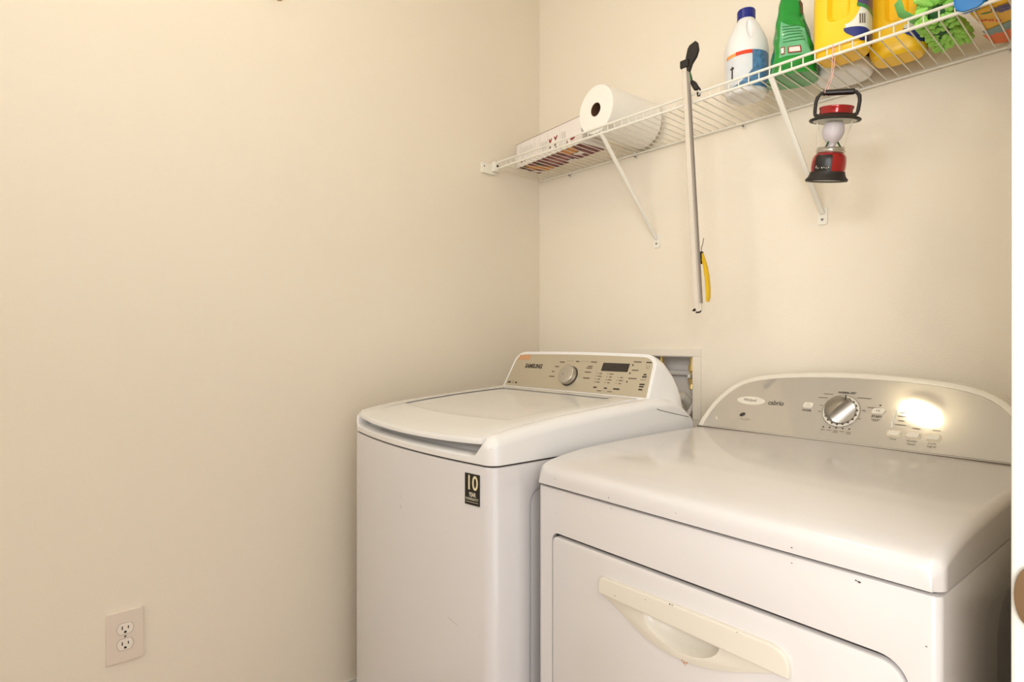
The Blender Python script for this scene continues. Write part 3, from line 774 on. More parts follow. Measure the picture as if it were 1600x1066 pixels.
for i, (a_, b_) in enumerate(((0.476, 0.058), (0.475, 0.066), (0.477, 0.073), (0.476, 0.080), (0.479, 0.087), (0.479, 0.093))): bar(bm, PA, a_, b_, 0.0028, 0.008, c=0.0008)
obj('worn_indicator_strip', bm, 'lab_cream', dp, smooth=False)

# ================================================================ WALL OUTLET
ot = thing('wall_outlet', 'almond duplex electrical outlet low on the left wall', 'outlet', (0, -1.4585, 0.413))
PO = Plane((0, 0, 0), (0, 1, 0), (0, 0, 1))   # normal +x
bm = nb(); slab(bm, PO, rrect(-0.040, -0.0635, 0.040, 0.0635, 0.0045, 4), 0.0, 0.0062, 0.0022); obj('wall_plate', bm, 'plate', ot)
for b_ in (0.0195, -0.0195):
    out = []
    for i in range(40):
        t = 2*PI*i/40; x, y = 0.0172*math.cos(t), 0.0172*math.sin(t); out.append((x, b_+max(-0.0135, min(0.0135, y))))
    bm = nb(); slab(bm, PO, out, 0.005, 0.0074, 0.0006); rc = obj('receptacle', bm, 'recept', ot)
    bm = nb()
    bar(bm, PO, -0.0064, b_+0.003, 0.0022, 0.0088, c=0.0078); bar(bm, PO, 0.0064, b_+0.003, 0.0022, 0.0070, c=0.0078)
    disc(bm, PO, 0.0, b_-0.0075, 0.0028, 0.0026, c=0.0078, n=12); bar(bm, PO, 0, b_-0.0090, 0.0056, 0.0022, c=0.0078)
    obj('slots', bm, 'black', rc, smooth=False)
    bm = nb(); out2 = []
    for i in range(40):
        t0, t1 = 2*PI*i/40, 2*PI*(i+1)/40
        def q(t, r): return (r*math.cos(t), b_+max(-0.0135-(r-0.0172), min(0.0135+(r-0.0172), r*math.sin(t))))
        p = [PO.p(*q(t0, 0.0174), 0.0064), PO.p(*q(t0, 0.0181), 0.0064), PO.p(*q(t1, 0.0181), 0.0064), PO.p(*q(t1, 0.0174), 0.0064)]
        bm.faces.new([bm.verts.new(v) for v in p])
    obj('shadow_gap', bm, 'scuff', rc, smooth=False)  # flat grey ring drawn as the shaded gap round the receptacle
bm = nb(); disc(bm, PO, 0, 0, 0.0028, c=0.0066, n=12); obj('screw', bm, 'screw', ot, smooth=False)

# ================================================================ SMALL CUP HOOK ON LEFT WALL
bm = nb(); pts = [(0.0, -1.083, 2.185), (0.010, -1.083, 2.183)]
for i in range(0, 15):
    a = math.radians(100+250*i/14); pts.append((0.017, -1.083+0.0135*math.cos(a), 2.1585+0.0145*math.sin(a)))
tube(bm, pts, 0.0016, 8)
tag(obj('cup_hook', bm, 'hook'), 'small round metal hook high on the bare left wall', 'hook')

# ================================================================ SUPPLY BOX
vb = thing('washer_supply_box', 'white recessed plumbing box in the back wall behind the washer', 'plumbing box', (0, 0, 0))
bm = nb()
for x0, z0, x1, z1 in ((OX0-0.03, OZ1, OX1+0.03, OZ1+0.025), (OX0-0.03, OZ0-0.03, OX1+0.03, OZ0), (OX0-0.03, OZ0, OX0, OZ1), (OX1, OZ0, OX1+0.03, OZ1)):
    box(bm, x0, -0.005, z0, x1, 0.001, z1, 0.0015)
obj('box_frame', bm, 'vinyl', vb)
bm = nb()
box(bm, OX0, 0.085, OZ0, OX1, 0.09, OZ1); box(bm, OX0, 0.0, OZ0, OX0+0.003, 0.09, OZ1); box(bm, OX1-0.003, 0.0, OZ0, OX1, 0.09, OZ1)
box(bm, OX0, 0.0, OZ0, OX1, 0.09, OZ0+0.003); box(bm, OX0, 0.0, OZ1-0.003, OX1, 0.09, OZ1)
tube(bm, [(OX0+0.003, 0.07, 1.042), (OX1-0.004, 0.07, 1.042)], 0.009, 10)
obj('box_liner', bm, 'vin_in', vb)
for i, (vx, vz) in enumerate(((0.680, 1.040), (0.560, 1.040))):
    bm = nb(); tube(bm, [(vx, 0.05, OZ1-0.004), (vx, 0.05, vz+0.02)], 0.008, 10); tube(bm, [(vx, 0.05, vz+0.032), (vx, 0.05, vz+0.012), (vx, 0.05, vz+0.006), (vx, 0.05, vz-0.008), (vx, 0.05, vz-0.014), (vx, 0.05, vz-0.032)], [0.013, 0.013, 0.008, 0.008, 0.014, 0.012], 12)
    tube(bm, [(vx, 0.05, vz-0.03), (vx, 0.045, vz-0.05)], 0.009, 12)
    v_ = obj('valve', bm, 'brass', vb)
    bm = nb(); box(bm, vx-0.006, 0.026, vz-0.012, vx+0.006, 0.040, vz+0.002, 0.003); obj('valve_handle', bm, 'd_cream', v_)
bm = nb()
tube(bm, [(0.681, 0.050, 0.990), (0.697, 0.040, 0.950), (0.7015, -0.014, 0.912), (0.702, -0.04, 0.85), (0.702, -0.045, 0.72), (0.70, -0.045, 0.6)], 0.0072, 10)
tag(obj('supply_hose', bm, 'vin_in'), 'grey water hose dropping from the supply box behind the washer', 'hose')
bm = nb()
tube(bm, [(0.666, 0.065, 0.915), (0.669, 0.045, 0.945), (0.663, 0.015, 0.966), (0.646, -0.018, 0.962), (0.625, -0.045, 0.93), (0.605, -0.06, 0.87), (0.60, -0.06, 0.6)], [0.015, 0.017, 0.0175, 0.016, 0.014, 0.013, 0.013], 12)
tag(obj('drain_hose', bm, 'd_cream'), 'thick white drain hose bending out of the supply box', 'hose')

# ================================================================ WIRE SHELF
ZD = 1.815; YL = -0.256; X1 = 1.645
sh = thing('wire_shelf', 'white wire shelf across the back wall above the machines', 'wire shelf', (0, 0, ZD))
LIP = 0.0215
for nm, y, z, r_ in (('upper_front_rail', YL, LIP, 0.0033), ('lower_front_rail', YL, -0.001, 0.0036), ('back_rail', -0.008, -0.003, 0.0033)):
    bm = nb(); tube(bm, [(0.006, y, z), (X1, y, z)], r_, 10); obj(nm, bm, 'wire', sh)
bm0 = nb(); tube(bm0, [(0, -0.008, 0.0016), (0, YL+0.012, 0.0016), (0, YL+0.005, 0.0022), (0, YL+0.0026, 0.006), (0, YL+0.0026, LIP)], 0.0016, 6)
wire0 = obj('cross_wire', bm0, 'wire', sh, loc=(0.022, 0, 0))
nw = 60
for i in range(1, nw):
    c_ = wire0.copy(); COL.objects.link(c_); c_.parent = sh; c_.location = (0.022+0.0271*i, 0, 0)
for (xa, za, xb, zb, ya) in ((0.541, -0.004, 0.575, -0.312, YL), (1.084, -0.004, 1.1115, -0.312, YL)):
    bm = nb()
    d_ = Vector((xb-xa, 0-ya-0.006, zb-za)).normalized()
    A = Vector((xa, ya+0.001, za)); B = Vector((xb, -0.006, zb))
    u = Vector((1, 0, 0)); v = d_.cross(u).normalized()
    loft(bm, [[P+u*a*0.0065+v*b*0.0045 for a, b in ((-1, -.5), (-.5, -1), (.5, -1), (1, -.5), (1, .5), (.5, 1), (-.5, 1), (-1, .5))] for P in (A, A.lerp(B, .5), B)])
    tube(bm, [(xa-0.007, ya, -0.0015), (xa+0.007, ya, -0.0015)], 0.0052, 8)
    br = obj('support_brace', bm, 'wire', sh)
    PB = Plane((xb, 0, -0.319), (1, 0, 0), (0, 0, 1))
    bm = nb(); slab(bm, PB, rrect(-0.0125, -0.024, 0.0125, 0.023, 0.004, 4), 0.0, 0.0045, 0.001); obj('brace_foot', bm, 'wire', br)
    bm = nb(); disc(bm, PB, 0, -0.010, 0.0035, c=0.0052, n=12); obj('screw', bm, 'screw', br)
for x in (0.176, 0.490, 0.887, 1.20, 1.512):
    bm = nb(); box(bm, x-0.006, -0.013, -0.008, x+0.006, 0.0, 0.004, 0.002); box(bm, x-0.004, -0.006, -0.017, x+0.004, 0.0, -0.007, 0.0015)
    cl_ = obj('wall_clip', bm, 'clear_plastic', sh)
    bm = nb(); tube(bm, [(x, -0.013, -0.012), (x, -0.006, -0.012)], 0.0022, 8); obj('screw', bm, 'screw', cl_)
for x, s in ((0.0, 1), (XR, -1)):
    bm = nb()
    box(bm, min(x, x+s*0.010), YL-0.060, -0.022, max(x, x+s*0.010), YL+0.012, 0.018, 0.003)
    box(bm, min(x+s*0.008, x+s*0.030), YL-0.012, -0.012, max(x+s*0.008, x+s*0.030), YL+0.009, 0.026, 0.003)
    eb = obj('end_bracket', bm, 'wire', sh)
    bm = nb(); tube(bm, [(x+s*0.0285, YL, 0.008), (x+s*0.0315, YL, 0.008)], 0.0045, 10); obj('end_cap', bm, 'black', eb)
    bm = nb(); tube(bm, [(x+s*0.009, YL-0.048, 0.004), (x+s*0.0108, YL-0.048, 0.004)], 0.003, 8); obj('screw', bm, 'screw', eb)

ZI = ZD+0.0034   # top of the deck wires
# ---------------------------------------------------------------- carton
bxx = thing('carton', 'long low white and dark red carton lying under the paper towel end of the shelf', 'box', (0.062, -0.190, ZI), (0, 0, math.radians(-6.0)))
L_, Dp, Hc = 0.372, 0.115, 0.092
bm = nb(); box(bm, 0, 0, 0, L_, Dp, Hc, 0.0012)
obj('carton_body', bm, 'box_white', bxx)
PB_ = Plane((0, 0, 0), (1, 0, 0), (0, 0, 1)); PU = Plane((0, 0, 0), (1, 0, 0), (0, -1, 0))
bm = nb()
for x in (0.0012, 0.012): bar(bm, PB_, x, Hc/2, 0.0018 if x < 0.01 else 0.0006, Hc-0.003, c=0.0004, mi=0)
bar(bm, PB_, L_/2, Hc-0.0012, L_-0.004, 0.0014, c=0.0004, mi=0)
for x in (0.03, 0.118, 0.150, 0.195, 0.262): bar(bm, PB_, x, Hc*0.55, 0.0005, Hc*0.75, c=0.0004, mi=3)
for i in range(12): bar(bm, PB_, 0.040+0.006*i, Hc*0.55-0.002*(i % 3), 0.0006, 0.045-0.004*(i % 4), c=0.0004, mi=3)
for i in range(9): bar(bm, PB_, 0.158+0.004*i, Hc*0.45, 0.0006, 0.035-0.006*(i % 3), c=0.0004, mi=3)
for i in range(6): bar(bm, PB_, 0.272+0.004*i, Hc*0.5, 0.0006, 0.040-0.006*(i % 3), c=0.0004, mi=3)
for x, z, a_ in ((0.206, 0.050, 1.9), (0.213, 0.050, 1.1), (0.236, 0.052, 2.1), (0.243, 0.054, 0.9)): disc(bm, PB_, x, z, 0.0095, 0.0032, rot=a_, c=0.0005, n=12, mi=1)
for x, z in ((0.208, 0.027), (0.212, 0.014), (0.236, 0.029), (0.240, 0.018), (0.040, 0.018), (0.060, 0.020), (0.205, 0.012)): disc(bm, PB_, x, z, 0.006, 0.003, rot=0.5, c=0.0005, n=10, mi=2)
disc(bm, PB_, 0.330, 0.028, 0.014, 0.006, rot=0.2, c=0.0005, n=12, mi=1); bar(bm, PB_, 0.300, 0.022, 0.004, 0.010, c=0.0005, mi=0)
obj('front_print', bm, ['box_red', 'leaf_red', 'leaf_dark', 'ink_grey'], bxx, smooth=False)
bm = nb()
def up(x0, y0, x1, y1, mi, c=0.0003):
    q = [(x0, y0), (x1, y0), (x1, y1), (x0, y1)]
    bm.faces.new([bm.verts.new((a, b, -c)) for a, b in q]).material_index = mi
up(0.002, 0.002, L_-0.002, Dp-0.002, 0)
up(0.004, 0.006, 0.016, 0.05, 4, 0.0006)
for q, mi in (([(0.02, 0.004), (0.06, 0.004), (0.115, 0.111), (0.06, 0.111)], 1), ([(0.012, 0.06), (0.05, 0.111), (0.03, 0.111), (0.008, 0.09)], 4),
              ([(0.245, 0.004), (0.325, 0.004), (0.30, 0.05), (0.26, 0.055)], 1), ([(0.15, 0.03), (0.25, 0.05), (0.23, 0.095), (0.13, 0.08)], 2),
              ([(0.26, 0.06), (0.30, 0.055), (0.31, 0.08), (0.27, 0.085)], 4), ([(0.025, 0.004), (0.05, 0.004), (0.045, 0.03), (0.02, 0.03)], 3), ([(0.085, 0.02), (0.12, 0.02), (0.12, 0.05), (0.09, 0.05)], 3),
              ([(0.195, 0.085), (0.23, 0.08), (0.235, 0.112), (0.19, 0.112)], 4)):
    bm.faces.new([bm.verts.new((a, b, -0.0006)) for a, b in q]).material_index = mi
obj('underside_print', bm, ['box_red', 'box_orange', 'box_pink', 'leaf_dark', 'box_white'], bxx, smooth=False)

# ---------------------------------------------------------------- paper towel roll
pt = thing('paper_towel_roll', 'white paper towel roll lying on the shelf with its end over the front rail', 'paper towel', (0.535, -0.019, ZI+0.0792), (math.radians(-0.8), 0, math.radians(-6)))
bm = nb()
lathe(bm, [(0.022, 0.0), (0.076, 0.0), (0.0785, -0.003), (0.079, -0.12), (0.0785, -0.229), (0.0765, -0.2315), (0.05, -0.2322), (0.0222, -0.2315), (0.022, -0.221), (0.022, 0.0)], 64, axis='y')
obj('towel_sheet', bm, 'paper', pt, ang=40)
bm = nb(); lathe(bm, [(0.0219, -0.0005), (0.0219, -0.2305), (0.0205, -0.2305), (0.0205, -0.0005)], 32, axis='y'); obj('cardboard_core', bm, 'core', pt)

# ---------------------------------------------------------------- surface patch helper
def patch(bm, surf, t0, t1, z0, z1, n=16, m=8, off=0.0007, mi=0):
    """patch of a body surface: surf(theta, z, offset); z0/z1 may be functions of 0..1 across"""
    g = []
    for i in range(n+1):
        s = i/n; t = t0+(t1-t0)*s
        a = z0(s) if callable(z0) else z0; b = z1(s) if callable(z1) else z1
        g.append([bm.verts.new(surf(t, a+(b-a)*j/m, off)) for j in range(m+1)])
    for i in range(n):
        for j in range(m): bm.faces.new((g[i][j], g[i+1][j], g[i+1][j+1], g[i][j+1])).material_index = mi

# ---------------------------------------------------------------- bleach bottle
BB = [(0.0, 0.046), (0.004, 0.052), (0.012, 0.0555), (0.02, 0.056), (0.112, 0.056), (0.118, 0.0572), (0.126, 0.0572), (0.134, 0.056), (0.150, 0.0530), (0.168, 0.0465), (0.185, 0.0385), (0.198, 0.0315), (0.207, 0.026), (0.212, 0.0225), (0.222, 0.0215)]
def bleach(t, z, off=0.0):
    r = interp(BB, z)+off
    return (r*math.cos(t), r*math.sin(t), z)
bl = thing('bleach_bottle', 'white plastic bottle with navy cap and blue label on the shelf', 'bottle', (0.972, -0.160, ZI))
bm = nb(); lathe(bm, [(0.0005, 0.003)]+[(r_, z) for z, r_ in BB], 48, cap1=True)
bo = obj('bottle_body', bm, 'hdpe', bl, ang=50)
# finger hollow beside the handle on the shoulder
c = nb()
fa = math.radians(-52)
ctr = Vector((0.047*math.cos(fa), 0.047*math.sin(fa), 0.172)); nn = Vector((math.cos(fa), math.sin(fa), 0.45)).normalized(); tt = Vector((-math.sin(fa), math.cos(fa), 0)); vv = nn.cross(tt)
rs = []
for k in range(1, 12):
    a = PI*k/12
    rs.append([ctr+nn*(0.018*math.cos(a))+tt*(0.0100*math.sin(a)*math.cos(2*PI*i/24))+vv*(0.036*math.sin(a)*math.sin(2*PI*i/24)) for i in range(24)])
loft(c, rs); boolean(bo, c)
bm = nb(); lathe(bm, [(0.0225, 0.214), (0.0238, 0.215), (0.0238, 0.238), (0.0225, 0.2405), (0.001, 0.2410)], 36); obj('cap', bm, 'blue_cap', bl)
bm = nb()
tm = math.radians(-48)   # middle seam between picture and blue half as the camera sees it
patch(bm, bleach, tm-1.35, tm, 0.012, 0.098, mi=0)
patch(bm, bleach, tm-1.35, tm-0.55, lambda s: 0.099, lambda s: 0.108, mi=3); patch(bm, bleach, tm-0.75, tm, 0.099, 0.109, mi=2, off=0.0009)
patch(bm, bleach, tm, tm+1.6, 0.012, 0.109, mi=1)
patch(bm, bleach, tm-1.0, tm, 0.0125, lambda s: 0.018+0.040*s*s, mi=1, off=0.0010)
patch(bm, bleach, tm-0.98, tm-0.90, 0.040, 0.074, n=3, mi=4, off=0.0012); patch(bm, bleach, tm-1.05, tm-0.84, 0.066, 0.071, n=3, m=2, mi=4, off=0.0012)
obj('label_wrap', bm, ['lab_grey', 'lab_blue', 'lab_red', 'lab_orange', 'ink'], bl, ang=50)

# ---------------------------------------------------------------- green pouch
gp = thing('green_pouch', 'crumpled green stand-up pouch beside the white bottle on the shelf', 'pouch', (1.103, -0.178, ZI), (0, 0, math.radians(32)))
def pouch(t, z, off=0.0):
    h = z/0.235
    a = 0.060*(1-0.66*h**0.95); b = 0.046*(1-h)**0.75+0.004
    e = 0.55
    c_, s_ = math.cos(t), math.sin(t)
    x = a*math.copysign(abs(c_)**e, c_); y = b*math.copysign(abs(s_)**(0.8), s_)
    wv = 0.0015*math.sin(9*t+22*h)*math.sin(PI*min(1, h*1.2))+0.0012*math.sin(31*h+4*t)
    x += -0.004*h*h+0.002*math.sin(7*h); y += 0.012*h
    r = math.hypot(x, y) or 1
    return (x+(wv+off)*x/r, y+(wv+off)*y/r, z)
bm = nb(); rings = []
for j in range(0, 31):
    z = 0.235*j/30; s = 1.0
    rings.append([pouch(2*PI*i/64, z) for i in range(64)])
loft(bm, rings); obj('pouch_film', bm, 'bag_green', gp, ang=60)
bm = nb()
patch(bm, pouch, math.radians(-125), math.radians(-62), 0.048, lambda s: 0.150-0.03*s, off=0.0012, n=20, m=10)
for i in range(6):
    patch(bm, pouch, math.radians(-112), math.radians(-80+3*(i % 3)), 0.130-0.0085*i, 0.1322-0.0085*i, off=0.0020, m=1, mi=1)
for a0 in (-118, -98):
    patch(bm, pouch, math.radians(a0), math.radians(a0+13), 0.054, 0.074, off=0.0020, m=2, n=5, mi=2); patch(bm, pouch, math.radians(a0+2), math.radians(a0+11), 0.057, 0.071, off=0.0026, m=2, n=5, mi=3)
obj('back_label', bm, ['bag_mint', 'bag_dark', 'leaf_red', 'box_white'], gp, ang=60)
bm = nb(); patch(bm, pouch, math.radians(-50), math.radians(5), 0.004, 0.150, off=0.0010, n=12, m=16); obj('side_gusset', bm, 'bag_dark', gp, ang=60)
bm = nb(); tube(bm, [pouch(math.radians(-60), z, 0.004) for z in (0.16, 0.17, 0.178, 0.19, 0.2)], [0.002, 0.0035, 0.003, 0.0036, 0.002], 8); obj('bag_clip', bm, 'core', gp)

# ---------------------------------------------------------------- yellow jugs
def make_jug(loc, rz, label, hgt=0.29, wd=0.0585, dp=0.040):
    t = thing('detergent_jug', label, 'jug', loc, (0, 0, rz), 'yellow jugs on the shelf')
    prof = [(0.0, 0.80), (0.006, 0.90), (0.020, 0.985), (0.040, 1.0), (0.13, 1.0), (0.18, 0.98), (0.215, 0.90), (0.235, 0.74), (0.248, 0.52), (0.256, 0.36), (0.262, 0.34), (0.272, 0.34)]
    def surf(a, z, off=0.0):
        s = interp(prof, z); e = 0.62
        c_, q = math.cos(a), math.sin(a)
        nxx = 0.3 if z > 0.24 else 0
        ax = wd*s if z <= 0.24 else max(wd*s, 0.0); ay = dp*(s if z <= 0.24 else min(1, s*1.35))
        return ((ax+off)*math.copysign(abs(c_)**e, c_)+0.010*sstep(0.2, 0.27, z), (ay+off)*math.copysign(abs(q)**e, q), z)
    bm = nb(); zs = [0, 0.003, 0.006, 0.012, 0.020, 0.030, 0.040, 0.07, 0.10, 0.13, 0.155, 0.18, 0.20, 0.215, 0.225, 0.235, 0.242, 0.248, 0.256, 0.262, 0.272]
    loft(bm, [[surf(2*PI*i/56, z) for i in range(56)] for z in zs]); b = obj('jug_body', bm, 'yellow', t, ang=60)
    c = nb()  # finger hollow through the handle side
    for s in (-1, 1):
        rs = []
        for k, g in ((0.055, 0.006), (0.040, 0.004), (0.032, 0.0), (0.025, -0.004), (0.022, -0.010)):
            rs.append([(x, s*k, z) for x, z in rrect(-0.018-g, 0.080-g, 0.024+g, 0.215+g, 0.014+g*0.5, 6)])
        loft(c, rs)
    boolean(b, c)
    bm = nb(); r = math.radians
    # wrap label on the right end: purple top, white swoosh, navy foot
    patch(bm, surf, r(-82), r(40), lambda s: 0.044-0.012*s, lambda s: 0.060+0.075*min(1, s*2.2)**2, mi=1, off=0.0006, n=30)
    patch(bm, surf, r(-84), r(40), lambda s: 0.046-0.030*min(1, s*3)**0.6, lambda s: 0.052-0.016*s, mi=0, off=0.0010, n=30)
    patch(bm, surf, r(-55), r(40), lambda s: 0.100-0.02*s, 0.160, mi=2, off=0.0011, n=20)
    patch(bm, surf, r(-57), r(40), lambda s: 0.094-0.02*s, lambda s: 0.102-0.02*s, mi=3, off=0.0014, n=20, m=2)
    for k in range(3): patch(bm, surf, r(-50+8*k), r(-45+8*k), 0.054, 0.076, mi=4, off=0.0014, n=2, m=2)
    obj('jug_label', bm, ['navy', 'lab_cream', 'purple', 'lab_green', 'ink_grey'], t, ang=60)
    bm = nb(); lathe(bm, [(0.024, 0.268), (0.0245, 0.270), (0.0245, 0.296), (0.022, 0.300), (0.001, 0.3005)], 32, cx=0.010); obj('cap', bm, 'blue_cap', t)
    return t
make_jug((1.233, -0.210, ZI), math.radians(2), 'large yellow detergent jug with blue and white label beside the green pouch')
make_jug((1.320, -0.108, ZI), math.radians(6), 'second yellow detergent jug on the shelf, behind the lime green duster')
# large pale bottle behind the first jug
wb = thing('cleaner_bottle', 'pale white oval bottle behind the yellow jug, its base seen through the wires', 'bottle', (1.193, -0.088, ZI), (0, 0, math.radians(4)))
bm = nb(); pr = [(0.0, 0.86), (0.004, 0.95), (0.012, 1.0), (0.14, 1.0), (0.17, 0.92), (0.19, 0.7), (0.202, 0.42), (0.212, 0.36), (0.225, 0.36)]
def wsurf(a, z, off=0):
    s = interp(pr, z); return ((0.064*s+off)*math.copysign(abs(math.cos(a))**0.75, math.cos(a)), (0.058*s+off)*math.copysign(abs(math.sin(a))**0.75, math.sin(a)), z)
loft(bm, [[wsurf(2*PI*i/48, z) for i in range(48)] for z, _ in pr]); obj('bottle_body', bm, 'hdpe', wb, ang=60)
bm = nb(); patch(bm, wsurf, -1.3, 1.0, 0.03, 0.13, n=24); obj('bottle_label', bm, 'purple', wb, ang=60)
bm = nb(); lathe(bm, [(0.026, 0.222), (0.026, 0.245), (0.024, 0.248), (0.001, 0.2485)], 24); obj('cap', bm, 'hdpe', wb)

# ---------------------------------------------------------------- chenille duster
ds = thing('chenille_duster', 'lime green chenille duster with a light green loop lying on the shelf', 'duster', (1.412, -0.150, ZI))
bm = nb()
random.seed(11)
pts = [(-0.010, 0.065, 0.030), (0.0, 0.03, 0.032), (0.005, -0.01, 0.032), (0.01, -0.05, 0.030), (0.012, -0.08, 0.022)]
tube(bm, pts, [0.016, 0.026, 0.027, 0.024, 0.012], 16); obj('duster_core', bm, 'dkgreen', ds, ang=60)
bm = nb()
for j in range(9):
    y = 0.062-0.0165*j
    for i in range(13):
        a = 2*PI*(i+0.5*(j % 2))/13
        cx, cz = 0.006, 0.031
        b0 = Vector((cx+0.018*math.cos(a), y, cz+0.018*math.sin(a)))
        d_ = Vector((math.cos(a)*random.uniform(.5, .9)-0.25, random.uniform(.1, 1.1)*(0.9 if y > -0.02 else -0.6), math.sin(a)*random.uniform(.4, .8)-0.35)).normalized()
        ln_ = random.uniform(0.026, 0.038)
        p1 = b0+d_*ln_*0.5; p2 = b0+d_*ln_
        for p in (b0, p1, p2):
            p.z = max(p.z, 0.0066+0.0006*(i % 3)); p.x = max(min(p.x, 0.040), -0.026)
        e_ = (p2-p1).normalized()
        if e_.length < 0.1: continue
        tube(bm, [b0, p1, p2, p2+e_*0.003, p2+e_*0.0045], [0.0052, 0.0060, 0.0058, 0.0042, 0.0015], 9)
obj('chenille_fingers', bm, 'lime', ds, ang=80, kind='stuff')
bm = nb()
lp = [(-0.030, -0.055, 0.03), (-0.052, -0.085, 0.045), (-0.058, -0.090, 0.070), (-0.045, -0.080, 0.088), (-0.022, -0.065, 0.082), (-0.004, -0.045, 0.060), (0.004, -0.02, 0.045)]
rings = []
for i, p in enumerate(lp):
    q0 = Vector(lp[max(0, i-1)]); q1 = Vector(lp[min(len(lp)-1, i+1)]); t = (q1-q0).normalized(); b = Vector((0.6, -0.6, 0)).normalized(); n_ = t.cross(b).normalized()
    rings.append([Vector(p)+b*x*0.011+n_*y*0.003 for x, y in ((-1, -.4), (-.6, -1), (.6, -1), (1, -.4), (1, .4), (.6, 1), (-.6, 1), (-1, .4))])
loft(bm, rings); obj('wrist_loop', bm, 'limeloop', ds, ang=60)

# ---------------------------------------------------------------- yellow and orange pack
pk = thing('softener_pack', 'yellow and orange printed pack at the right end of the shelf', 'pack', (1.472, -0.228, ZI), (0, 0, math.radians(-5)))
PKW, PKD, PKH = 0.135, 0.208, 0.19
bm = nb()
def pk_ring(z, e, r): return [(x, y, z) for x, y in rrect(-e, -e, PKW+e, PKD+e, r, 6)]
loft(bm, [pk_ring(0.0, -0.010, 0.014), pk_ring(0.002, -0.004, 0.018), pk_ring(0.009, 0.0, 0.022), pk_ring(0.10, 0.002, 0.022), pk_ring(PKH-0.01, 0.0, 0.022), pk_ring(PKH-0.002, -0.004, 0.018), pk_ring(PKH, -0.01, 0.014)])
obj('pack_body', bm, 'pack_yellow', pk, ang=60)
bm = nb()
def flat(poly, z, mi): bm.faces.new([bm.verts.new((x, y, z)) for x, y in poly]).material_index = mi
flat([(-0.006, 0.126), (0.006, 0.134), (0.014, 0.128), (0.024, 0.136), (0.034, 0.129), (0.046, 0.137), (0.060, 0.130), (0.128, 0.150), (0.128, 0.200), (0.112, 0.206), (0.014, 0.206), (-0.004, 0.192)], -0.0005, 0)
flat([(-0.002, 0.104), (0.006, 0.108), (0.050, 0.098), (0.125, 0.090), (0.125, 0.148), (0.060, 0.138), (0.046, 0.146), (0.034, 0.137), (0.024, 0.145), (0.014, 0.136), (0.006, 0.142), (0.000, 0.132)], -0.0009, 1)
def side(poly, mi, off=0.0008): bm.faces.new([bm.verts.new((-0.0022-off, y, z)) for y, z in poly]).material_index = mi
side([(0.12, 0.012), (0.18, 0.012), (0.18, 0.05), (0.15, 0.04), (0.13, 0.022)], 0)
PK_ = Plane((0, 0, -0.0006), (1, 0, 0), (0, -1, 0))
for i in range(9):
    disc(bm, PK_, 0.040+0.009*(i % 3)+0.004*(i//3), -(0.020+0.010*(i//3)), 0.0056, c=0.0004+0.0001*i, n=12, mi=2)
disc(bm, PK_, 0.026, -0.026, 0.010, 0.003, rot=-0.5, c=0.0004, n=12, mi=3)
for i in range(7): bar(bm, PK_, 0.008+0.0045*i, -(0.045+0.006*i+0.003*(i % 2)), 0.0032, 0.010, c=0.0004, mi=4)
obj('pack_print', bm, ['pack_orange', 'pack_teal', 'berry', 'lab_green', 'lab_red'], pk, smooth=False)

# ---------------------------------------------------------------- blue peg
bg = thing('blue_clip', 'bright blue plastic clip gripping the front rail of the shelf', 'clip', (1.485, YL, ZD+LIP+0.012))
for s, nm in ((-1, 'front_jaw'), (1, 'back_jaw')):
    bm = nb(); rs = []
    for z, w_, y in ((-0.038, 0.012, 0.0052), (-0.034, 0.020, 0.0055), (-0.024, 0.026, 0.0065), (-0.008, 0.027, 0.0085), (0.012, 0.024, 0.013), (0.030, 0.016, 0.019), (0.036, 0.008, 0.021)):
        rs.append([(x*w_, s*(y+d*0.0026), z) for x, d in ((-1, -.5), (-.8, -1), (.8, -1), (1, -.5), (1, .5), (.8, 1), (-.8, 1), (-1, .5))])
    loft(bm, rs); obj(nm, bm, 'bluepeg', bg, ang=50)
bm = nb(); tube(bm, [(-0.012, 0, 0.010), (0.012, 0, 0.010)], 0.010, 12); obj('spring', bm, 'chrome', bg)

# ---------------------------------------------------------------- hanging pole
po = thing('extension_pole', 'slim white metal pole with black head hanging from the shelf front', 'pole', (0, 0, 0))
A = Vector((0.857, -0.279, 1.912)); B = Vector((0.8955, -0.279, 1.234))
bm = nb(); rs = []
for P, k in ((A, 1), (B, 1.1)):
    rs.append([P+Vector((x*0.0102*k, y*0.0062, 0)) for x, y in ((-1, -.3), (-.7, -1), (.45, -1), (.6, -.6), (1, -.5), (1, .5), (.7, 1), (-.7, 1), (-1, .3))])
loft(bm, rs); obj('shaft', bm, 'pole', po, ang=40)
bm = nb(); rs = [[P+Vector((x, y, 0)) for x, y in ((0.0080, -0.0066), (0.0112, -0.0045), (0.0112, 0.004), (0.0080, 0.0045))] for P in (A+Vector((0, 0, -0.02)), B+Vector((0.0008, 0, 0.02)))]
loft(bm, rs); obj('side_groove', bm, 'scuff', po, smooth=False)
PH = Plane((0.857, -0.279, 1.912), (1, 0, 0), (0, 0, 1))
bm = nb(); slab(bm, PH, rrect(-0.0125, -0.008, 0.0135, 0.014, 0.004, 4), -0.010, 0.010, 0.003); hd = obj('end_collar', bm, 'soft_black', po)
bm = nb(); slab(bm, PH, [(0.006, -0.018), (0.012, -0.022), (0.020, -0.002), (0.034, 0.014), (0.040, 0.030), (0.037, 0.050), (0.032, 0.056), (0.014, 0.050), (0.008, 0.042), (0.001, 0.014)], -0.005, 0.005, 0.0025); obj('paddle_head', bm, 'soft_black', po)
bm = nb(); tube(bm, [(0.867, -0.276, 1.895), (0.871, -0.272, 1.875), (0.869, -0.268, 1.862)], 0.0028, 8); obj('cord', bm, 'dkgreen', po)
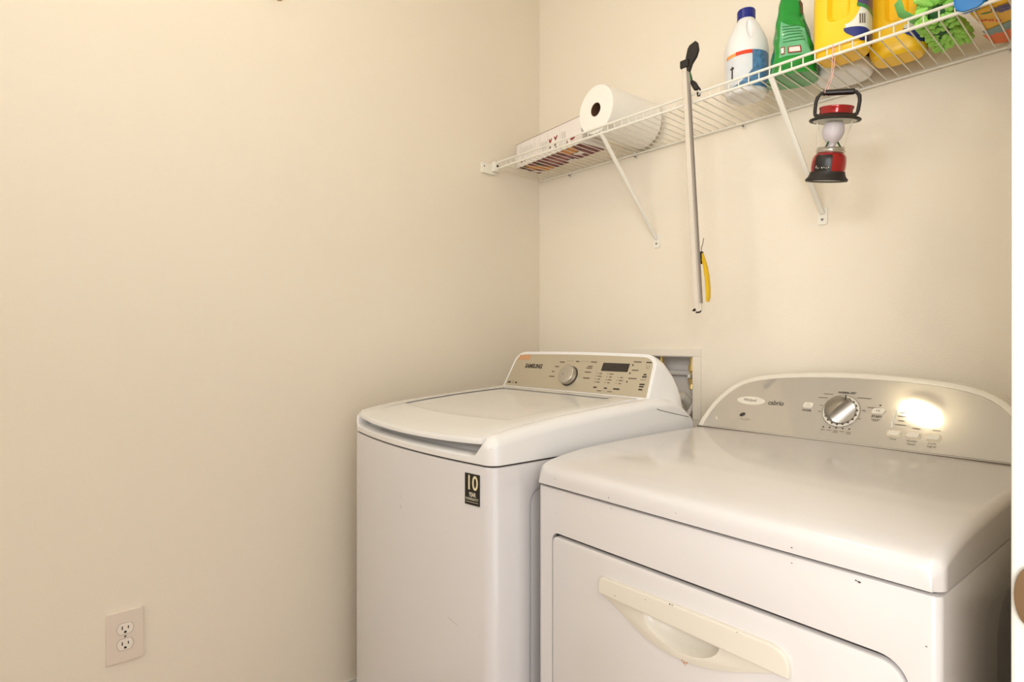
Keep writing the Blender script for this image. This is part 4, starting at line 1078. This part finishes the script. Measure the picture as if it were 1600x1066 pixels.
bm = nb(); tube(bm, [(0.869, -0.268, 1.868), (0.876, -0.266, 1.858), (0.882, -0.2645, 1.846), (0.886, -0.264, 1.842)], [0.005, 0.008, 0.008, 0.004], 10); tube(bm, [(0.885, -0.262, 1.850), (0.887, -0.256, 1.8455), (0.887, -0.2505, 1.838), (0.885, -0.2515, 1.828), (0.883, -0.2585, 1.826), (0.884, -0.263, 1.836)], 0.0022, 8); obj('hanging_hook', bm, 'soft_black', po)
bm = nb()
tube(bm, [(0.8880, -0.2855, 1.236), (0.8905, -0.2875, 1.236)], 0.004, 10); tube(bm, [(0.883, -0.285, 1.2345), (0.886, -0.286, 1.2345)], 0.002, 8)
tube(bm, [(0.891, -0.282, 1.2295), (0.902, -0.282, 1.2295), (0.9055, -0.281, 1.233)], 0.0022, 8)
obj('end_catch', bm, 'soft_black', po)
# ---------------------------------------------------------------- yellow handled scraper tied at the pole
ys_ = thing('yellow_hook_tool', 'curved mustard yellow plastic handle with wire hook hanging beside the pole', 'tool', (0.9, -0.262, 1.3))
bm = nb(); rs = []
path = [(0.897, 1.392), (0.902, 1.375), (0.908, 1.352), (0.913, 1.322), (0.9155, 1.292), (0.916, 1.270), (0.9145, 1.258)]
for i, (x, z) in enumerate(path):
    w_ = (0.0030, 0.0045, 0.0056, 0.0062, 0.0060, 0.0054, 0.0030)[i]
    rs.append([(x-0.9+dx*w_, dy*0.006, z-1.3) for dx, dy in ((-1, -.5), (-.6, -1), (.6, -1), (1, -.5), (1, .5), (.6, 1), (-.6, 1), (-1, .5))])
loft(bm, rs); obj('handle', bm, 'yellowh', ys_, ang=50)
bm = nb(); box(bm, 0.8935-0.9, -0.0075, 1.372-1.3, 0.9000-0.9, 0.0045, 1.396-1.3, 0.0015); box(bm, 0.8945-0.9, -0.006, 1.362-1.3, 0.8985-0.9, 0.003, 1.374-1.3, 0.001); obj('dark_clasp', bm, 'soft_black', ys_)
bm = nb(); tube(bm, [(0.896-0.9, 0, 0.092), (0.8955-0.9, 0, 0.106), (0.900-0.9, 0, 0.118), (0.9015-0.9, 0.001, 0.132)], 0.0009, 6); obj('wire_hook', bm, 'soft_black', ys_)

# ---------------------------------------------------------------- lantern
ln = thing('camping_lantern', 'small red and black camping lantern hanging from the shelf by a pink string', 'lantern', (1.2175, -0.268, 1.521), (math.radians(6.5), math.radians(10.5), 0))
ln.scale = (0.95, 0.95, 0.99)
def lz(prof, **k): return lathe(nb(), prof, 40, **k)
obj('base_ring', lz([(0.040, 0.001), (0.0455, 0.0), (0.0470, 0.002), (0.0462, 0.005), (0.0415, 0.010), (0.0385, 0.018), (0.0385, 0.021), (0.034, 0.021), (0.034, 0.004), (0.040, 0.001)]), 'soft_black', ln, ang=50)
obj('bottom_lens', lz([(0.001, 0.0035), (0.0400, 0.0030)], cap0=True), 'lab_cream', ln)
rd = obj('body_shell', lz([(0.0372, 0.0205), (0.0385, 0.030), (0.0380, 0.044), (0.0365, 0.054), (0.0325, 0.0605), (0.028, 0.063), (0.001, 0.063)]), 'red_gloss', ln, ang=50)
BR = [(0.0205, 0.0372), (0.030, 0.0385), (0.044, 0.0380), (0.054, 0.0365), (0.0605, 0.0325)]
def lsurf(t, z, off=0.0): r = interp(BR, z)+off; return (r*math.cos(t), r*math.sin(t), z)
bm = nb(); r = math.radians
patch(bm, lsurf, r(-118), r(-58), 0.0185, 0.0575, off=0.0009, n=12, m=8); sp_ = obj('switch_panel', bm, 'black', ln, ang=50)
bm = nb(); patch(bm, lsurf, r(-102), r(-80), 0.037, 0.052, off=0.0022, n=8, m=6); obj('power_button', bm, 'soft_black', sp_, ang=50)
bm = nb()
for i in range(7): patch(bm, lsurf, r(-110+7*i), r(-107+7*i), 0.028-0.0010*(i % 2), 0.030-0.0008*(i % 3), off=0.0016, n=1, m=1)
patch(bm, lsurf, r(-109), r(-106), 0.031, 0.033, off=0.0016, n=1, m=1)
obj('panel_marks', bm, 'ink_white', sp_, ang=50)
obj('silver_collar', lz([(0.028, 0.062), (0.0305, 0.0635), (0.0325, 0.066), (0.0325, 0.068), (0.0300, 0.070), (0.030, 0.072), (0.0315, 0.0735), (0.030, 0.0755), (0.020, 0.076)]), 'brushed', ln, ang=50)
obj('chimney', lz([(0.0285, 0.074), (0.0290, 0.082), (0.0330, 0.104), (0.0395, 0.135), (0.0382, 0.135), (0.0318, 0.104), (0.0278, 0.082), (0.0272, 0.074), (0.0285, 0.074)]), 'glass', ln, ang=60)
obj('frosted_globe', lz([(0.009, 0.074), (0.009, 0.082), (0.012, 0.088), (0.0195, 0.096), (0.0235, 0.106), (0.0240, 0.116), (0.0210, 0.127), (0.0180, 0.132), (0.001, 0.134)]), 'frost', ln, ang=60)
bm = nb()
for a in (20, 140, 260):
    t = r(a); tube(bm, [(0.022*math.cos(t), 0.022*math.sin(t), 0.074), (0.0125*math.cos(t), 0.0125*math.sin(t), 0.088)], 0.0022, 6)
obj('globe_brace', bm, 'dkgreen', ln)
obj('black_brim', lz([(0.030, 0.1335), (0.0500, 0.1340), (0.0545, 0.1335), (0.0560, 0.1355), (0.0550, 0.1380), (0.050, 0.1400), (0.040, 0.1460), (0.036, 0.1480), (0.001, 0.1480)], cap0=False), 'soft_black', ln, ang=50)
obj('brim_liner', lz([(0.001, 0.1330), (0.0470, 0.1332), (0.0472, 0.1345)]), 'lab_cream', ln)
obj('red_top', lz([(0.0350, 0.1475), (0.0360, 0.150), (0.0355, 0.1570), (0.0375, 0.1610), (0.0370, 0.1640), (0.0340, 0.1650), (0.001, 0.1650)]), 'red_gloss', ln, ang=50)
bm = nb()
hp = [(-0.0370, 0.146), (-0.0440, 0.149), (-0.0455, 0.156)]+[(-0.0460, 0.176), (-0.0440, 0.187), (-0.0370, 0.1955)]
hp = hp+[(-x, z) for x, z in hp[::-1]]
hz = r(22); 
tube(bm, [(x*math.cos(hz), x*math.sin(hz), z) for x, z in hp], 0.0042, 10); hb = obj('bail_handle', bm, 'soft_black', ln, ang=60)
bm = nb(); tube(bm, [(x*math.cos(hz), x*math.sin(hz), 0.1965) for x in (-0.033, -0.032, -0.030, 0.030, 0.032, 0.033)], [0.0050, 0.0062, 0.0066, 0.0066, 0.0062, 0.0050], 14); obj('grip', bm, 'black', hb, ang=50)
# pink string from the grip up round the lower rail
bpy.context.view_layer.update()
gp_ = ln.matrix_basis @ Vector((-0.026*math.cos(hz), -0.026*math.sin(hz), 0.1965)); gx, gy, gz = gp_
bm = nb()
tube(bm, [(gx-0.001, gy, gz-0.0078), (gx-0.001, gy-0.0075, gz), (gx, gy-0.0055, gz+0.008), (gx-0.001, YL-0.010, gz+0.05), (gx-0.001, YL-0.0056, ZD-0.004), (gx-0.001, YL-0.0045, ZD+0.012), (gx-0.001, YL-0.0045, ZD+LIP), (gx-0.001, YL, ZD+LIP+0.0042), (gx+0.0005, YL+0.0055, ZD+0.010), (gx+0.001, YL+0.004, ZD-0.006), (gx+0.001, YL-0.008, gz+0.05), (gx+0.001, gy+0.0055, gz+0.008), (gx+0.001, gy+0.0075, gz), (gx+0.001, gy, gz-0.0078)], 0.0007, 6)
tag(obj('pink_string', bm, 'pink'), 'thin pink string looped from the shelf rail to the lantern grip', 'string')
